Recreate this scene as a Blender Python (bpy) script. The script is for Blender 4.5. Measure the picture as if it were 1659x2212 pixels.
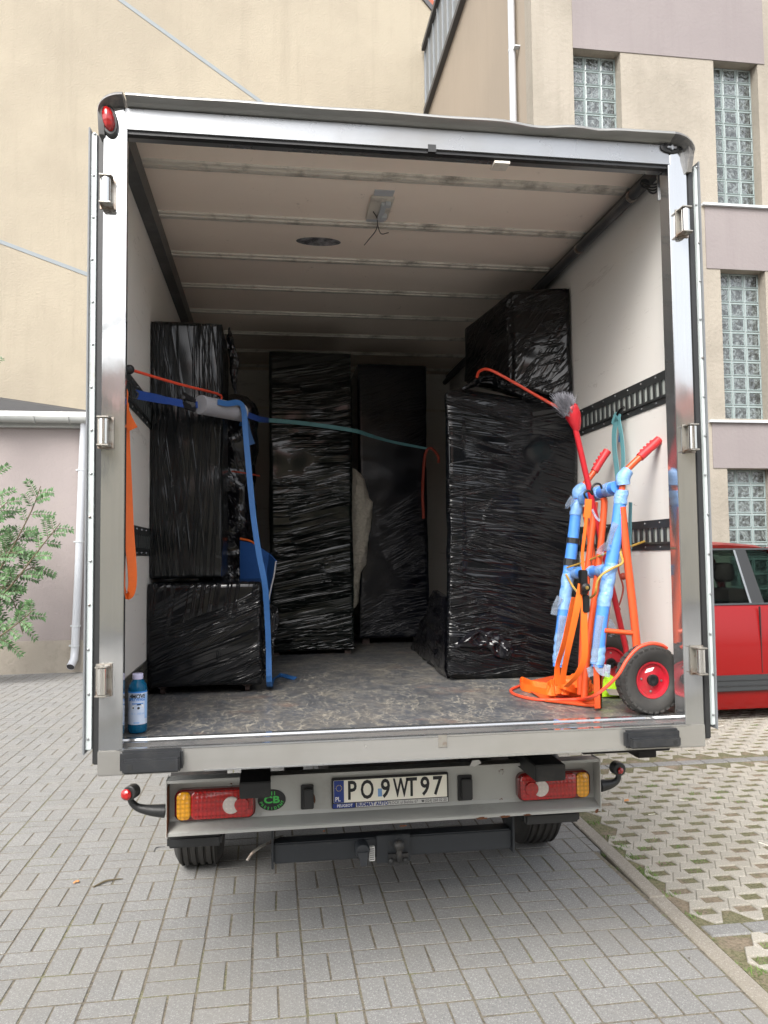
import bpy, math, random
from mathutils import Vector, noise
R = math.radians
random.seed(7)
for o in list(bpy.data.objects): bpy.data.objects.remove(o)
SC = bpy.context.scene
COL = SC.collection

# ------------------------------------------------------------------ camera
CAM = Vector((-0.5269, -2.8108, 1.72))
yaw, pit, rol, FPX = 0.1452, 0.0544, -0.0107, 1700.69
fw = Vector((math.sin(yaw)*math.cos(pit), math.cos(yaw)*math.cos(pit), math.sin(pit)))
r0 = Vector((math.cos(yaw), -math.sin(yaw), 0)); u0 = r0.cross(fw)
rt = r0*math.cos(rol)+u0*math.sin(rol); up = -r0*math.sin(rol)+u0*math.cos(rol)
cd = bpy.data.cameras.new('camera'); cam = bpy.data.objects.new('camera', cd); COL.objects.link(cam)
cd.sensor_fit = 'VERTICAL'; cd.sensor_height = 36; cd.lens = 36*FPX/2212
cd.clip_start = 0.05; cd.clip_end = 400
from mathutils import Matrix
m = Matrix.Identity(4)
for i in range(3):
    m[i][0] = rt[i]; m[i][1] = up[i]; m[i][2] = -fw[i]; m[i][3] = CAM[i]
cam.matrix_world = m
SC.camera = cam

# ------------------------------------------------------------------ light
W = bpy.data.worlds.new('World'); SC.world = W; W.use_nodes = True
nt = W.node_tree; bg = nt.nodes['Background']
sky = nt.nodes.new('ShaderNodeTexSky'); sky.sky_type = 'NISHITA'; sky.sun_disc = False
SUN_EL, SUN_AZ = R(46), R(210)          # azimuth clockwise from +Y
sky.sun_elevation = SUN_EL; sky.sun_rotation = SUN_AZ
sky.dust_density = 4; sky.air_density = 1.0; sky.ozone_density = 1.0
hs = nt.nodes.new('ShaderNodeHueSaturation'); hs.inputs['Saturation'].default_value = 0.3
nt.links.new(sky.outputs[0], hs.inputs['Color']); nt.links.new(hs.outputs[0], bg.inputs[0])
bg.inputs[1].default_value = 0.15
sl = bpy.data.lights.new('sun', 'SUN'); sl.energy = 1.4; sl.angle = R(34); sl.color = (1, .96, .9)
so = bpy.data.objects.new('sun', sl); COL.objects.link(so)
sd = Vector((math.sin(SUN_AZ)*math.cos(SUN_EL), math.cos(SUN_AZ)*math.cos(SUN_EL), math.sin(SUN_EL)))
so.rotation_euler = sd.to_track_quat('Z', 'Y').to_euler(); so.location = (0, -5, 20)
SC.view_settings.view_transform = 'Standard'; SC.view_settings.look = 'None'
SC.view_settings.exposure = 1.45; SC.view_settings.gamma = 1
SC.view_settings.use_curve_mapping = False

# ------------------------------------------------------------------ placing helpers (photo pixel, 1659 wide -> world plane)
def ray(x, y): return fw + rt*((x-829.5)/FPX) - up*((y-1106)/FPX)
def PY(x, y, Y): d = ray(x, y); return CAM + d*((Y-CAM.y)/d.y)
def PX(x, y, X): d = ray(x, y); return CAM + d*((X-CAM.x)/d.x)
def PZ(x, y, Z): d = ray(x, y); return CAM + d*((Z-CAM.z)/d.z)
def proj(p):
    d = Vector(p)-CAM; z = d.dot(fw)
    if z < .05: return (-9999, -9999, -1)
    return (829.5+FPX*d.dot(rt)/z, 1106-FPX*d.dot(up)/z, z)

# ------------------------------------------------------------------ materials
def nodes(name):
    mt = bpy.data.materials.new(name); mt.use_nodes = True
    return mt, mt.node_tree, mt.node_tree.nodes['Principled BSDF']
def N(t, k, **kw):
    n = t.nodes.new(k)
    for a, b in kw.items():
        if a in n.inputs.keys(): n.inputs[a].default_value = b
        else: setattr(n, a, b)
    return n
def tex(t, scale, detail=4, rough=.55, st=(1, 1, 1), rot=(0, 0, 0), dist=0):
    c = N(t, 'ShaderNodeTexCoord'); mp = N(t, 'ShaderNodeMapping')
    mp.inputs['Scale'].default_value = st; mp.inputs['Rotation'].default_value = rot
    n = N(t, 'ShaderNodeTexNoise', Scale=scale, Detail=detail, Roughness=rough, Distortion=dist)
    t.links.new(c.outputs['Object'], mp.inputs[0]); t.links.new(mp.outputs[0], n.inputs['Vector'])
    return n.outputs['Fac']
def ramp(t, fac, stops):
    r = N(t, 'ShaderNodeValToRGB'); e = r.color_ramp.elements
    while len(e) < len(stops): e.new(.5)
    for k, (p, c) in enumerate(stops):
        e[k].position = p; e[k].color = (c if len(c) == 4 else (*c, 1)) if hasattr(c, '__len__') else (c, c, c, 1)
    t.links.new(fac, r.inputs[0]); return r.outputs[0]
def mix(t, fac, a, b, typ='MIX'):
    n = N(t, 'ShaderNodeMix', data_type='RGBA', blend_type=typ)
    for idx, v in ((0, fac), (6, a), (7, b)):
        if hasattr(v, 'is_linked') or hasattr(v, 'links'): t.links.new(v, n.inputs[idx])
        elif idx == 0: n.inputs[0].default_value = v
        else: n.inputs[idx].default_value = (*v, 1) if len(v) == 3 else v
    return n.outputs[2]
def bump(t, b, h, strength=.3, dist=.01):
    n = N(t, 'ShaderNodeBump', Strength=strength, Distance=dist)
    t.links.new(h, n.inputs['Height'])
    if b.inputs['Normal'].is_linked:
        t.links.new(b.inputs['Normal'].links[0].from_socket, n.inputs['Normal'])
    t.links.new(n.outputs[0], b.inputs['Normal'])
def var(t, amount=.15):          # brightness factor differing from piece to piece
    oi = N(t, 'ShaderNodeObjectInfo'); g = N(t, 'ShaderNodeNewGeometry')
    a = N(t, 'ShaderNodeMath', operation='ADD'); t.links.new(oi.outputs['Random'], a.inputs[0]); t.links.new(g.outputs['Random Per Island'], a.inputs[1])
    f = N(t, 'ShaderNodeMath', operation='FRACT'); t.links.new(a.outputs[0], f.inputs[0])
    mr = N(t, 'ShaderNodeMapRange'); mr.inputs[3].default_value = 1-amount; mr.inputs[4].default_value = 1+amount
    t.links.new(f.outputs[0], mr.inputs[0]); return mr.outputs[0]
def M(name, c, rough=.5, metal=0, c2=None, scale=6, bs=0, bscale=80, bdist=.003, st=(1, 1, 1), dirt=None, dscale=2.5, dlo=.5, dhi=.75, spec=.5, vary=0, coat=0, run=None):
    mt, t, b = nodes(name)
    b.inputs['Roughness'].default_value = rough; b.inputs['Metallic'].default_value = metal
    b.inputs['Specular IOR Level'].default_value = spec; b.inputs['Coat Weight'].default_value = coat
    c2 = c2 or tuple(x*.86 for x in c)
    col = mix(t, tex(t, scale, 6, st=st), c2, c)
    if dirt: col = mix(t, ramp(t, tex(t, dscale, 8, .7), [(dlo, 0), (dhi, 1)]), col, dirt)
    if run:
        col = mix(t, ramp(t, tex(t, 2.6, 8, .7, st=(1, 1, .07)), [(.50, 0), (.72, .7)]), col, run)
        col = mix(t, ramp(t, tex(t, .35, 5, .6), [(.42, 0), (.62, .5)]), col, tuple(x*.9+.01 for x in run))
    if vary:
        v = var(t, vary); vm = N(t, 'ShaderNodeVectorMath', operation='SCALE')
        t.links.new(col, vm.inputs[0]); t.links.new(v, vm.inputs['Scale']); col = vm.outputs[0]
    t.links.new(col, b.inputs['Base Color'])
    if bs: bump(t, b, tex(t, bscale, 5, .6, st=st), bs, bdist)
    return mt
MT = {}
# masonry
MT['stucco_yellow'] = M('yellow_render', (.31, .275, .212), .9, c2=(.288, .255, .196), scale=1.3, bs=.6, bscale=22, bdist=.02, dirt=(.27, .235, .18), dscale=.5, run=(.245, .215, .165))
MT['stucco_cream'] = M('cream_render', (.292, .265, .222), .9, c2=(.265, .24, .20), scale=1.1, bs=.5, bscale=18, bdist=.02, dirt=(.215, .195, .16), dscale=.7, run=(.215, .193, .157))
MT['stucco_side'] = M('beige_render', (.30, .25, .195), .9, c2=(.265, .22, .17), scale=1.5, bs=.4, bscale=20, bdist=.01, st=(1, 1, .12), run=(.25, .21, .165))
MT['stucco_pink'] = M('mauve_render', (.215, .192, .19), .9, c2=(.198, .177, .175), scale=1.2, bs=.4, bscale=20, bdist=.012, run=(.175, .152, .154))
MT['stucco_low'] = M('pale_pink_render', (.275, .24, .232), .92, c2=(.25, .22, .213), scale=1.2, bs=.5, bscale=26, bdist=.012, dirt=(.27, .24, .22), dscale=.8, dlo=.55)
MT['plinth'] = M('plinth_render', (.33, .295, .245), .95, c2=(.26, .235, .2), scale=3, bs=.6, bscale=30, bdist=.01, dirt=(.2, .18, .15))
MT['joint_grey'] = M('grey_joint', (.20, .225, .24), .7)
MT['roof_tar'] = M('tar_roof', (.05, .05, .052), .9, c2=(.03, .03, .03), scale=3, bs=.6, bscale=50)
MT['roof_red'] = M('red_tile', (.35, .1, .06), .8, vary=.2)
MT['zinc'] = M('pale_zinc', (.50, .53, .55), .45, .1, bs=.1)
MT['cladding'] = M('grey_cladding', (.20, .22, .235), .45, .3, c2=(.17, .18, .19), st=(1, 1, .2))
MT['dark_trim'] = M('dark_trim', (.05, .05, .055), .5)
MT['pipe_white'] = M('pipe_white', (.44, .46, .49), .35, c2=(.40, .42, .45))
MT['gutter'] = M('gutter_grey', (.36, .37, .36), .4, c2=(.31, .32, .31), scale=12)
MT['mortar'] = M('pale_mortar', (.27, .31, .31), .8)
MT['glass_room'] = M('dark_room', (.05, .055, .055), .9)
# ground
def paver_mat(name, c, c2, grit, vary):
    mt, t, b = nodes(name); b.inputs['Roughness'].default_value = .85
    col = mix(t, tex(t, 9, 5), c2, c)
    c_ = N(t, 'ShaderNodeTexCoord'); v = N(t, 'ShaderNodeTexVoronoi', Scale=260); t.links.new(c_.outputs['Object'], v.inputs['Vector'])
    rr = N(t, 'ShaderNodeSeparateColor'); t.links.new(v.outputs['Color'], rr.inputs[0])
    col = mix(t, ramp(t, rr.outputs[0], [(.80, 0), (.93, 1)]), col, grit)
    col = mix(t, ramp(t, rr.outputs[1], [(.84, 0), (.9, .6)]), col, tuple(x*.55 for x in c))
    vv = var(t, vary); vm = N(t, 'ShaderNodeVectorMath', operation='SCALE'); t.links.new(col, vm.inputs[0]); t.links.new(vv, vm.inputs['Scale'])
    g = N(t, 'ShaderNodeNewGeometry'); n2 = N(t, 'ShaderNodeTexNoise', Scale=1.1, Detail=6, Roughness=.65); t.links.new(g.outputs['Position'], n2.inputs['Vector'])
    col = mix(t, ramp(t, n2.outputs['Fac'], [(.45, 0), (.72, .55)]), vm.outputs[0], tuple(x*.72+y*.12 for x, y in zip(c, (.5, .42, .28))))
    t.links.new(col, b.inputs['Base Color']); bump(t, b, tex(t, 220, 4, .7), .5, .002); bump(t, b, tex(t, 12, 3), .4, .004)
    return mt
MT['paver'] = paver_mat('grey_paver', (.185, .184, .178), (.16, .159, .154), (.27, .27, .26), .055)
MT['grid'] = paver_mat('grid_paver', (.31, .292, .25), (.27, .253, .215), (.38, .36, .32), .09)
MT['kerb'] = paver_mat('kerb_concrete', (.235, .213, .178), (.19, .172, .142), (.31, .29, .265), .05)
def soil_mat(name, stops, sc=4):
    mt, t, b = nodes(name); b.inputs['Roughness'].default_value = .95
    col = ramp(t, tex(t, sc, 9, .7), stops)
    col = mix(t, .35, col, ramp(t, tex(t, 90, 5, .7), [(.35, (.05, .04, .03)), (.6, (.35, .3, .22))]))
    t.links.new(col, b.inputs['Base Color']); bump(t, b, tex(t, 120, 5, .7), .8, .008); return mt
MT['sand'] = soil_mat('joint_sand', [(.35, (.06, .056, .048)), (.52, (.105, .095, .075)), (.60, (.08, .095, .035)), (.70, (.19, .165, .12))], 3)
MT['soil'] = soil_mat('cell_soil', [(.36, (.21, .16, .11)), (.45, (.13, .10, .068)), (.50, (.075, .078, .022)), (.62, (.055, .07, .015)), (.75, (.18, .135, .09))], 2.6)
MT['yard'] = M('yard_ground', (.34, .33, .31), .9, bs=.3)  # unseen ground, made paler than the paving to bounce light into the box
MT['grass'] = M('grass_blade', (.09, .17, .03), .7, c2=(.13, .19, .05), scale=20, vary=.3)
MT['leafgreen'] = M('leaflet_green', (.038, .092, .028), .55, c2=(.06, .125, .04), scale=5, vary=.35)
MT['treeleaf'] = M('tree_leaf', (.03, .06, .03), .6, c2=(.05, .09, .04), scale=2, vary=.3)
MT['twig'] = M('twig_brown', (.10, .08, .045), .8)
MT['bark'] = M('bark', (.12, .1, .08), .9, bs=.5, bscale=20)
MT['dry_leaf'] = M('dry_leaf', (.45, .2, .07), .7)
MT['white_bit'] = M('white_scrap', (.6, .6, .58), .6)
# truck
def steel(name, c, rough, wav=.25, dirt=None, st=(40, 40, 1), metal=1.0):
    mt, t, b = nodes(name); b.inputs['Metallic'].default_value = metal
    col = mix(t, tex(t, 3, 5, st=st), tuple(x*.86 for x in c), c)
    if dirt: col = mix(t, ramp(t, tex(t, 2.6, 4, .55), [(.46, 0), (.72, .8)]), col, dirt)
    t.links.new(col, b.inputs['Base Color'])
    r_ = N(t, 'ShaderNodeMapRange'); r_.inputs[3].default_value = rough*.6; r_.inputs[4].default_value = rough*1.6
    t.links.new(tex(t, 4, 4, .55), r_.inputs[0]); t.links.new(r_.outputs[0], b.inputs['Roughness'])
    bump(t, b, tex(t, 3.2, 2, .4, st=(1, 1, .6)), wav, .02)
    bump(t, b, tex(t, 30, 3, .5, st=(1, 1, .3)), wav*.15, .002)
    return mt
MT['steel'] = steel('polished_steel', (.52, .53, .535), .08, .35, metal=.88)
MT['steel_sill'] = steel('sill_steel', (.44, .435, .415), .22, .06, dirt=(.35, .34, .315), st=(1, 1, 12), metal=.7)
MT['alu'] = steel('header_aluminium', (.31, .32, .33), .26, .12, dirt=(.24, .235, .225), st=(1, 1, 10), metal=.7)
MT['hinge_steel'] = steel('hinge_steel', (.72, .71, .68), .16, .05)
MT['hinge_dirty'] = M('hinge_dirty', (.42, .40, .36), .4, .8, dirt=(.16, .08, .04), dscale=16, dlo=.5, dhi=.7)
MT['house'] = M('house_render', (.75, .66, .48), .9)
MT['visor'] = M('visor_grey', (.34, .34, .325), .34, .6, c2=(.25, .25, .24), scale=4, dirt=(.26, .26, .24), dscale=5)
MT['visor_cap'] = M('visor_cap', (.10, .10, .10), .45, 0, dirt=(.3, .28, .25), dscale=9)
MT['rubber'] = M('black_rubber', (.018, .019, .02), .45, bs=.2, bscale=30)
MT['buffer'] = M('buffer_plastic', (.020, .022, .025), .42, c2=(.014, .015, .017), bs=.25, bscale=45, dirt=(.04, .04, .04), dscale=7)
MT['black_paint'] = M('black_beam', (.014, .015, .016), .5, bs=.2, bscale=30, dirt=(.05, .045, .04), dscale=9)
MT['tow_paint'] = M('tow_paint', (.016, .020, .025), .5, c2=(.011, .013, .016), bs=.2, bscale=30, dirt=(.06, .06, .06), dscale=14, dlo=.6, dhi=.8)
MT['chassis'] = M('chassis_dark', (.013, .012, .011), .8, bs=.5, bscale=20, dirt=(.07, .05, .04), dscale=5)
MT['doorwhite'] = M('door_white', (.45, .49, .49), .4, c2=(.39, .43, .43), scale=8, dirt=(.32, .32, .29), dscale=6, dlo=.58)
MT['doorgrey'] = M('door_seal_grey', (.16, .17, .18), .5)
MT['rivet'] = M('rivet', (.35, .36, .37), .35, .8, dirt=(.12, .06, .03), dscale=40)
def wall_mat():
    mt, t, b = nodes('interior_white'); b.inputs['Roughness'].default_value = .55
    col = mix(t, tex(t, 1.2, 6), (.62, .60, .565), (.69, .67, .63))
    sc = tex(t, 2.2, 9, .75, st=(1, 1, 9), dist=.6)
    col = mix(t, ramp(t, sc, [(.61, 0), (.635, .45), (.66, 0)]), col, (.22, .19, .17))
    sp = tex(t, 14, 8, .8, st=(1, .6, 2.5))
    col = mix(t, ramp(t, sp, [(.64, 0), (.70, .8)]), col, (.14, .10, .08))
    col = mix(t, ramp(t, tex(t, .9, 4), [(.5, 0), (.8, .4)]), col, (.62, .56, .50))
    t.links.new(col, b.inputs['Base Color']); bump(t, b, tex(t, 5, 3), .08, .01); return mt
MT['wall'] = wall_mat()
def ceil_mat():
    mt, t, b = nodes('ceiling_panel_beige'); b.inputs['Roughness'].default_value = .5
    col = mix(t, tex(t, 1.7, 6, .6, st=(1, 2, 1)), (.78, .67, .57), (.86, .76, .66))
    col = mix(t, ramp(t, tex(t, 16, 8, .8, st=(1, .5, 1)), [(.62, 0), (.72, .6)]), col, (.2, .15, .11))
    t.links.new(col, b.inputs['Base Color']); return mt
MT['ceil'] = ceil_mat()
MT['bow'] = M('roof_bow_dirty', (.66, .62, .55), .4, .1, c2=(.54, .50, .44), scale=10, dirt=(.22, .20, .17), dscale=6, dlo=.5, dhi=.68)
MT['cornice'] = M('cornice_black', (.035, .038, .04), .4, c2=(.05, .054, .058), scale=9, dirt=(.11, .11, .11), dscale=5)
def floor_mat():
    mt, t, b = nodes('worn_plywood'); b.inputs['Roughness'].default_value = .42
    col = ramp(t, tex(t, 4.5, 10, .85, st=(1, .45, 1)), [(.34, (.040, .045, .055)), (.48, (.068, .073, .082)), (.60, (.115, .108, .10)), (.70, (.085, .09, .098))])
    col = mix(t, ramp(t, tex(t, 3, 8, .7, st=(.8, 1, 1)), [(.60, 0), (.72, .6)]), col, (.20, .11, .075))
    for k_, rz in enumerate((.5, -.7, 1.2, .1, 2.2)):
        s_ = tex(t, 6.5+k_*1.3, 3, .5, st=(1, .42, 1), dist=1.1+.2*k_)
        ln = ramp(t, s_, [(.484, 0), (.495, 1), (.506, 0)])
        mk_ = ramp(t, tex(t, 5+k_*1.7, 6, .75, st=(1, .6, 1), rot=(0, 0, rz*.2)), [(.46, 0), (.54, .95)])
        mm_ = N(t, 'ShaderNodeMath', operation='MULTIPLY'); t.links.new(ln, mm_.inputs[0]); t.links.new(mk_, mm_.inputs[1])
        col = mix(t, mm_.outputs[0], col, (.30, .275, .225))
    s2 = tex(t, 34, 8, .8, st=(1, .5, 1)); col = mix(t, ramp(t, s2, [(.50, 0), (.66, .45)]), col, (.27, .25, .21))
    t.links.new(col, b.inputs['Base Color'])
    rr = ramp(t, tex(t, 7, 8, .7), [(.35, .28), (.65, .6)]); t.links.new(rr, b.inputs['Roughness'])
    bump(t, b, tex(t, 14, 8, .75), .25, .003); return mt
MT['floor'] = floor_mat()
MT['rail'] = M('track_rail_zinc', (.075, .08, .08), .38, .55, c2=(.045, .05, .05), scale=14, dirt=(.25, .25, .24), dscale=22, dlo=.6, dhi=.75)
MT['railpale'] = M('rail_pale', (.42, .45, .42), .5, .2)
MT['kick'] = M('kick_plate', (.10, .10, .095), .4, .6, dirt=(.3, .27, .2), dscale=9)
MT['bumper'] = M('bumper_grey', (.40, .405, .385), .38, .1, c2=(.35, .355, .335), scale=4, dirt=(.30, .29, .26), dscale=4, dlo=.55)
MT['rust'] = M('rust', (.16, .055, .02), .9, c2=(.06, .025, .012), scale=40, bs=.8, bscale=120)
def lens(name, c, rough=.18, sc=55):
    mt, t, b = nodes(name); b.inputs['Roughness'].default_value = rough
    b.inputs['Coat Weight'].default_value = .7
    cc = N(t, 'ShaderNodeTexCoord'); v = N(t, 'ShaderNodeTexVoronoi', Scale=sc, Randomness=0.0); t.links.new(cc.outputs['Object'], v.inputs['Vector'])
    col = mix(t, ramp(t, v.outputs['Distance'], [(.1, 0), (.6, 1)]), c, tuple(x*.62 for x in c))
    t.links.new(col, b.inputs['Base Color']); bump(t, b, v.outputs['Distance'], .5, .006)
    return mt
MT['lens_red'] = lens('lens_red', (.45, .008, .008)); MT['lens_amber'] = lens('lens_amber', (.80, .36, .01)); MT['lens_clear'] = lens('lens_clear', (.85, .78, .72))
MT['lens_dark'] = M('lens_housing', (.12, .006, .006), .2, coat=.5)
MT['plate_white'] = M('plate_white', (.88, .85, .74), .35, c2=(.87, .84, .73)); MT['plate_blue'] = M('plate_blue', (.008, .035, .24), .4)
MT['letter_black'] = M('letter_black', (.012, .012, .014), .5); MT['letter_grey'] = M('letter_grey', (.10, .10, .10), .5)
MT['letter_white'] = M('letter_white', (.8, .8, .8), .5); MT['letter_yellow'] = M('letter_yellow', (.7, .55, .02), .5)
MT['sticker_green'] = M('sticker_green', (.06, .50, .09), .4)
MT['tyre'] = M('tyre', (.022, .022, .022), .75, c2=(.035, .033, .03), bs=.3, bscale=40, dirt=(.06, .055, .048), dscale=6)
MT['rim'] = M('rim_grey', (.2, .2, .2), .5, .5)
# cargo
def film(name, ang, c=(.0035, .004, .0052), sc=70, amt=1.0, ang2=None, rough=.14, seed=0, aniso=.022, warp=.05, flat=(.40, .52)):
    mt, t, b = nodes(name); b.inputs['Base Color'].default_value = (*c, 1); b.inputs['Roughness'].default_value = rough
    b.inputs['Specular IOR Level'].default_value = .4
    def streak(a, s, an, off, lo=.50, hi=.60):
        cc = N(t, 'ShaderNodeTexCoord')
        wv = N(t, 'ShaderNodeTexNoise', Scale=1.6, Detail=1); t.links.new(cc.outputs['Object'], wv.inputs['Vector'])
        sub = N(t, 'ShaderNodeVectorMath', operation='MULTIPLY_ADD'); t.links.new(wv.outputs['Color'], sub.inputs[0])
        sub.inputs[1].default_value = (warp, warp, warp); t.links.new(cc.outputs['Object'], sub.inputs[2])
        m1 = N(t, 'ShaderNodeMapping'); m1.inputs['Rotation'].default_value = (0, a, 0); t.links.new(sub.outputs[0], m1.inputs[0])
        m2 = N(t, 'ShaderNodeMapping'); m2.inputs['Scale'].default_value = (an, .3, 1); m2.inputs['Location'].default_value = (off, off*2, off)
        t.links.new(m1.outputs[0], m2.inputs[0])
        n = N(t, 'ShaderNodeTexNoise', Scale=s, Detail=3, Roughness=.55); t.links.new(m2.outputs[0], n.inputs['Vector'])
        return ramp(t, n.outputs['Fac'], [(lo, 0), ((lo+hi)/2, 1), (hi, .15)])
    def mask(s, off, lo, hi, st=(1, 1, 1)):
        cc = N(t, 'ShaderNodeTexCoord'); mp = N(t, 'ShaderNodeMapping'); mp.inputs['Location'].default_value = (off, off, off); mp.inputs['Scale'].default_value = st
        t.links.new(cc.outputs['Object'], mp.inputs[0]); n = N(t, 'ShaderNodeTexNoise', Scale=s, Detail=3); t.links.new(mp.outputs[0], n.inputs['Vector'])
        return ramp(t, n.outputs['Fac'], [(lo, 0), (hi, 1)])
    s1 = streak(ang, sc, aniso, seed); s2 = streak(ang2 if ang2 is not None else ang+.35, sc*.8, aniso, seed+5)
    s3 = streak(ang+.18, sc*.35, aniso*1.6, seed+3, .46, .62)
    k = mask(2.2, seed, .47, .53)
    h = mix(t, k, s1, s2); h = mix(t, .30, h, s3)
    h2 = mix(t, mask(1.5, seed+9, *flat), (0, 0, 0), h)
    bump(t, b, h2, 1.0*amt, .008)
    bump(t, b, tex(t, 2.2, 2, .4), .22, .02)
    return mt
MT['film_v'] = film('film_vertical', R(88), c=(.006, .007, .0078), seed=1, ang2=R(93), rough=.17, amt=1.1, sc=50, aniso=.014, flat=(.25, .4))
MT['film_a'] = film('film_diagonal', R(20), seed=2, ang2=R(84), rough=.11, sc=38, amt=1.5, aniso=.016, flat=(.30, .42))
MT['film_c'] = film('film_horizontal', R(2), c=(.003, .0052, .0045), seed=3, ang2=R(10), rough=.13, sc=52, amt=1.3, aniso=.014, flat=(.34, .46))
MT['film_d'] = film('film_navy', R(8), c=(.0015, .0022, .006), seed=4, rough=.25, amt=.5)
MT['film_e'] = film('film_large', R(-17), seed=5, ang2=R(9), rough=.12, sc=42, amt=1.5, aniso=.016, flat=(.34, .46))
MT['film_f'] = film('film_dull', R(50), c=(.0028, .003, .004), seed=6, ang2=R(20), rough=.16, sc=34, amt=.8, aniso=.10, warp=.15, flat=(.36, .48))
MT['film_g'] = film('film_crumpled', R(-70), c=(.005, .005, .007), seed=7, rough=.12, sc=30, amt=1.5, aniso=.25, warp=.25)
MT['caster'] = M('caster', (.05, .03, .025), .6)
MT['foam'] = M('grey_foam', (.26, .26, .28), .9, bs=.3, bscale=150)
MT['knit'] = M('cream_knit', (.80, .75, .64), .95, c2=(.40, .36, .29), scale=55, bs=1, bscale=60, bdist=.02)
def web(name, c, rough=.6):
    return M(name, c, rough, c2=tuple(x*.8 for x in c), scale=30, bs=.35, bscale=260, bdist=.002)
MT['web_orange'] = web('webbing_orange', (.84, .145, .010)); MT['web_blue'] = web('webbing_blue', (.016, .09, .26)); MT['web_navy'] = web('webbing_navy', (.01, .05, .25))
MT['web_teal'] = web('webbing_teal', (.13, .34, .37)); MT['mat_blue'] = M('mat_blue', (.008, .07, .26), .7, bs=.5, bscale=70); MT['mat_edge'] = M('mat_edge', (.35, .35, .36), .8)
MT['cord_red'] = M('cord_red', (.70, .07, .03), .5, bs=.2, bscale=200); MT['cord_yellow'] = M('cord_yellow', (.42, .26, .05), .5)
MT['cord_dark'] = M('cord_darkred', (.30, .04, .02), .6)
MT['metal_black'] = M('black_metal', (.012, .012, .013), .35, .2); MT['brass'] = M('brass', (.45, .3, .1), .4, .9)
MT['orange_tube'] = M('orange_powdercoat', (.64, .085, .022), .36, c2=(.56, .07, .018), bs=.1, dirt=(.30, .05, .02), dscale=12, dlo=.64, dhi=.8)
MT['grip'] = M('red_grip', (.55, .025, .03), .5, bs=.3, bscale=60)
MT['pad_blue'] = M('blue_padding', (.07, .25, .70), .5, c2=(.055, .20, .6), bs=.3, bscale=24, bdist=.01)
MT['tape'] = M('clear_tape', (.26, .42, .66), .22, c2=(.12, .28, .62), scale=22, bs=.9, bscale=28, bdist=.012)
mt, t, b = nodes('loose_tape'); b.inputs['Base Color'].default_value = (.34, .42, .52, 1); b.inputs['Alpha'].default_value = .42; b.inputs['Roughness'].default_value = .25; bump(t, b, tex(t, 30, 4), .9, .01); MT['tape_loose'] = mt
MT['wheel_rim'] = M('red_rim', (.42, .012, .025), .35, dirt=(.2, .05, .04), dscale=12)
MT['broom_red'] = M('broom_red', (.42, .012, .02), .4); MT['bristle'] = M('bristle_grey', (.20, .20, .22), .7, c2=(.1, .1, .12), scale=60, vary=.5)
MT['hivis'] = M('hivis_yellow', (.42, .75, .01), .7, bs=.4, bscale=20, bdist=.01); MT['hivis_grey'] = M('hivis_grey', (.3, .28, .24), .6)
# bottle
mt, t, b = nodes('blue_liquid'); b.inputs['Base Color'].default_value = (.01, .18, .36, 1); b.inputs['Transmission Weight'].default_value = .55; b.inputs['Roughness'].default_value = .06; b.inputs['IOR'].default_value = 1.33; MT['bottle'] = mt
MT['cap'] = M('cap_lilac', (.60, .58, .78), .5); MT['label'] = M('label_white', (.55, .63, .78), .45, c2=(.55, .63, .78)); MT['label_blue'] = M('label_blue', (.02, .22, .65), .45); MT['label_mid'] = M('label_mid', (.30, .50, .80), .45)
# car
mt, t, b = nodes('car_red'); b.inputs['Base Color'].default_value = (.19, .0015, .002, 1); b.inputs['Roughness'].default_value = .3; b.inputs['Specular IOR Level'].default_value = .35; b.inputs['Coat Weight'].default_value = .2; b.inputs['Coat Roughness'].default_value = .04; MT['car_red'] = mt
mt, t, b = nodes('car_glass'); b.inputs['Base Color'].default_value = (.25, .33, .30, 1); b.inputs['Roughness'].default_value = .02; b.inputs['Transmission Weight'].default_value = 1; b.inputs['IOR'].default_value = 1.1; b.inputs['Specular IOR Level'].default_value = .9; MT['car_glass'] = mt
MT['car_trim'] = M('car_trim', (.03, .033, .036), .45); MT['car_seat'] = M('car_seat', (.10, .05, .05), .8)
# glass block: glossy grey-green wavy surface over dark
def gblock():
    mt, t, b = nodes('glass_block'); b.inputs['Roughness'].default_value = .08; b.inputs['Specular IOR Level'].default_value = .9
    c0_ = N(t, 'ShaderNodeTexCoord'); oi_ = N(t, 'ShaderNodeObjectInfo'); ad_ = N(t, 'ShaderNodeVectorMath', operation='ADD'); sc_ = N(t, 'ShaderNodeVectorMath', operation='SCALE'); sc_.inputs[0].default_value = (7, 3, 11); t.links.new(oi_.outputs['Random'], sc_.inputs['Scale']); t.links.new(c0_.outputs['Object'], ad_.inputs[0]); t.links.new(sc_.outputs[0], ad_.inputs[1])
    nn_ = N(t, 'ShaderNodeTexNoise', Scale=8, Detail=3, Roughness=.5, Distortion=1.6); t.links.new(ad_.outputs[0], nn_.inputs['Vector']); f = nn_.outputs['Fac']
    col = ramp(t, f, [(.38, (.025, .03, .03)), (.50, (.06, .07, .068)), (.57, (.15, .175, .175)), (.62, (.05, .06, .06))])
    t.links.new(col, b.inputs['Base Color']); bump(t, b, tex(t, 9, 2, .5, dist=1.2), .9, .03)
    b.inputs['Coat Weight'].default_value = .5
    return mt
MT['gblock'] = gblock()
MT['gblock_rim'] = M('glass_block_rim', (.24, .29, .29), .2, c2=(.15, .19, .19), scale=15)

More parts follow.
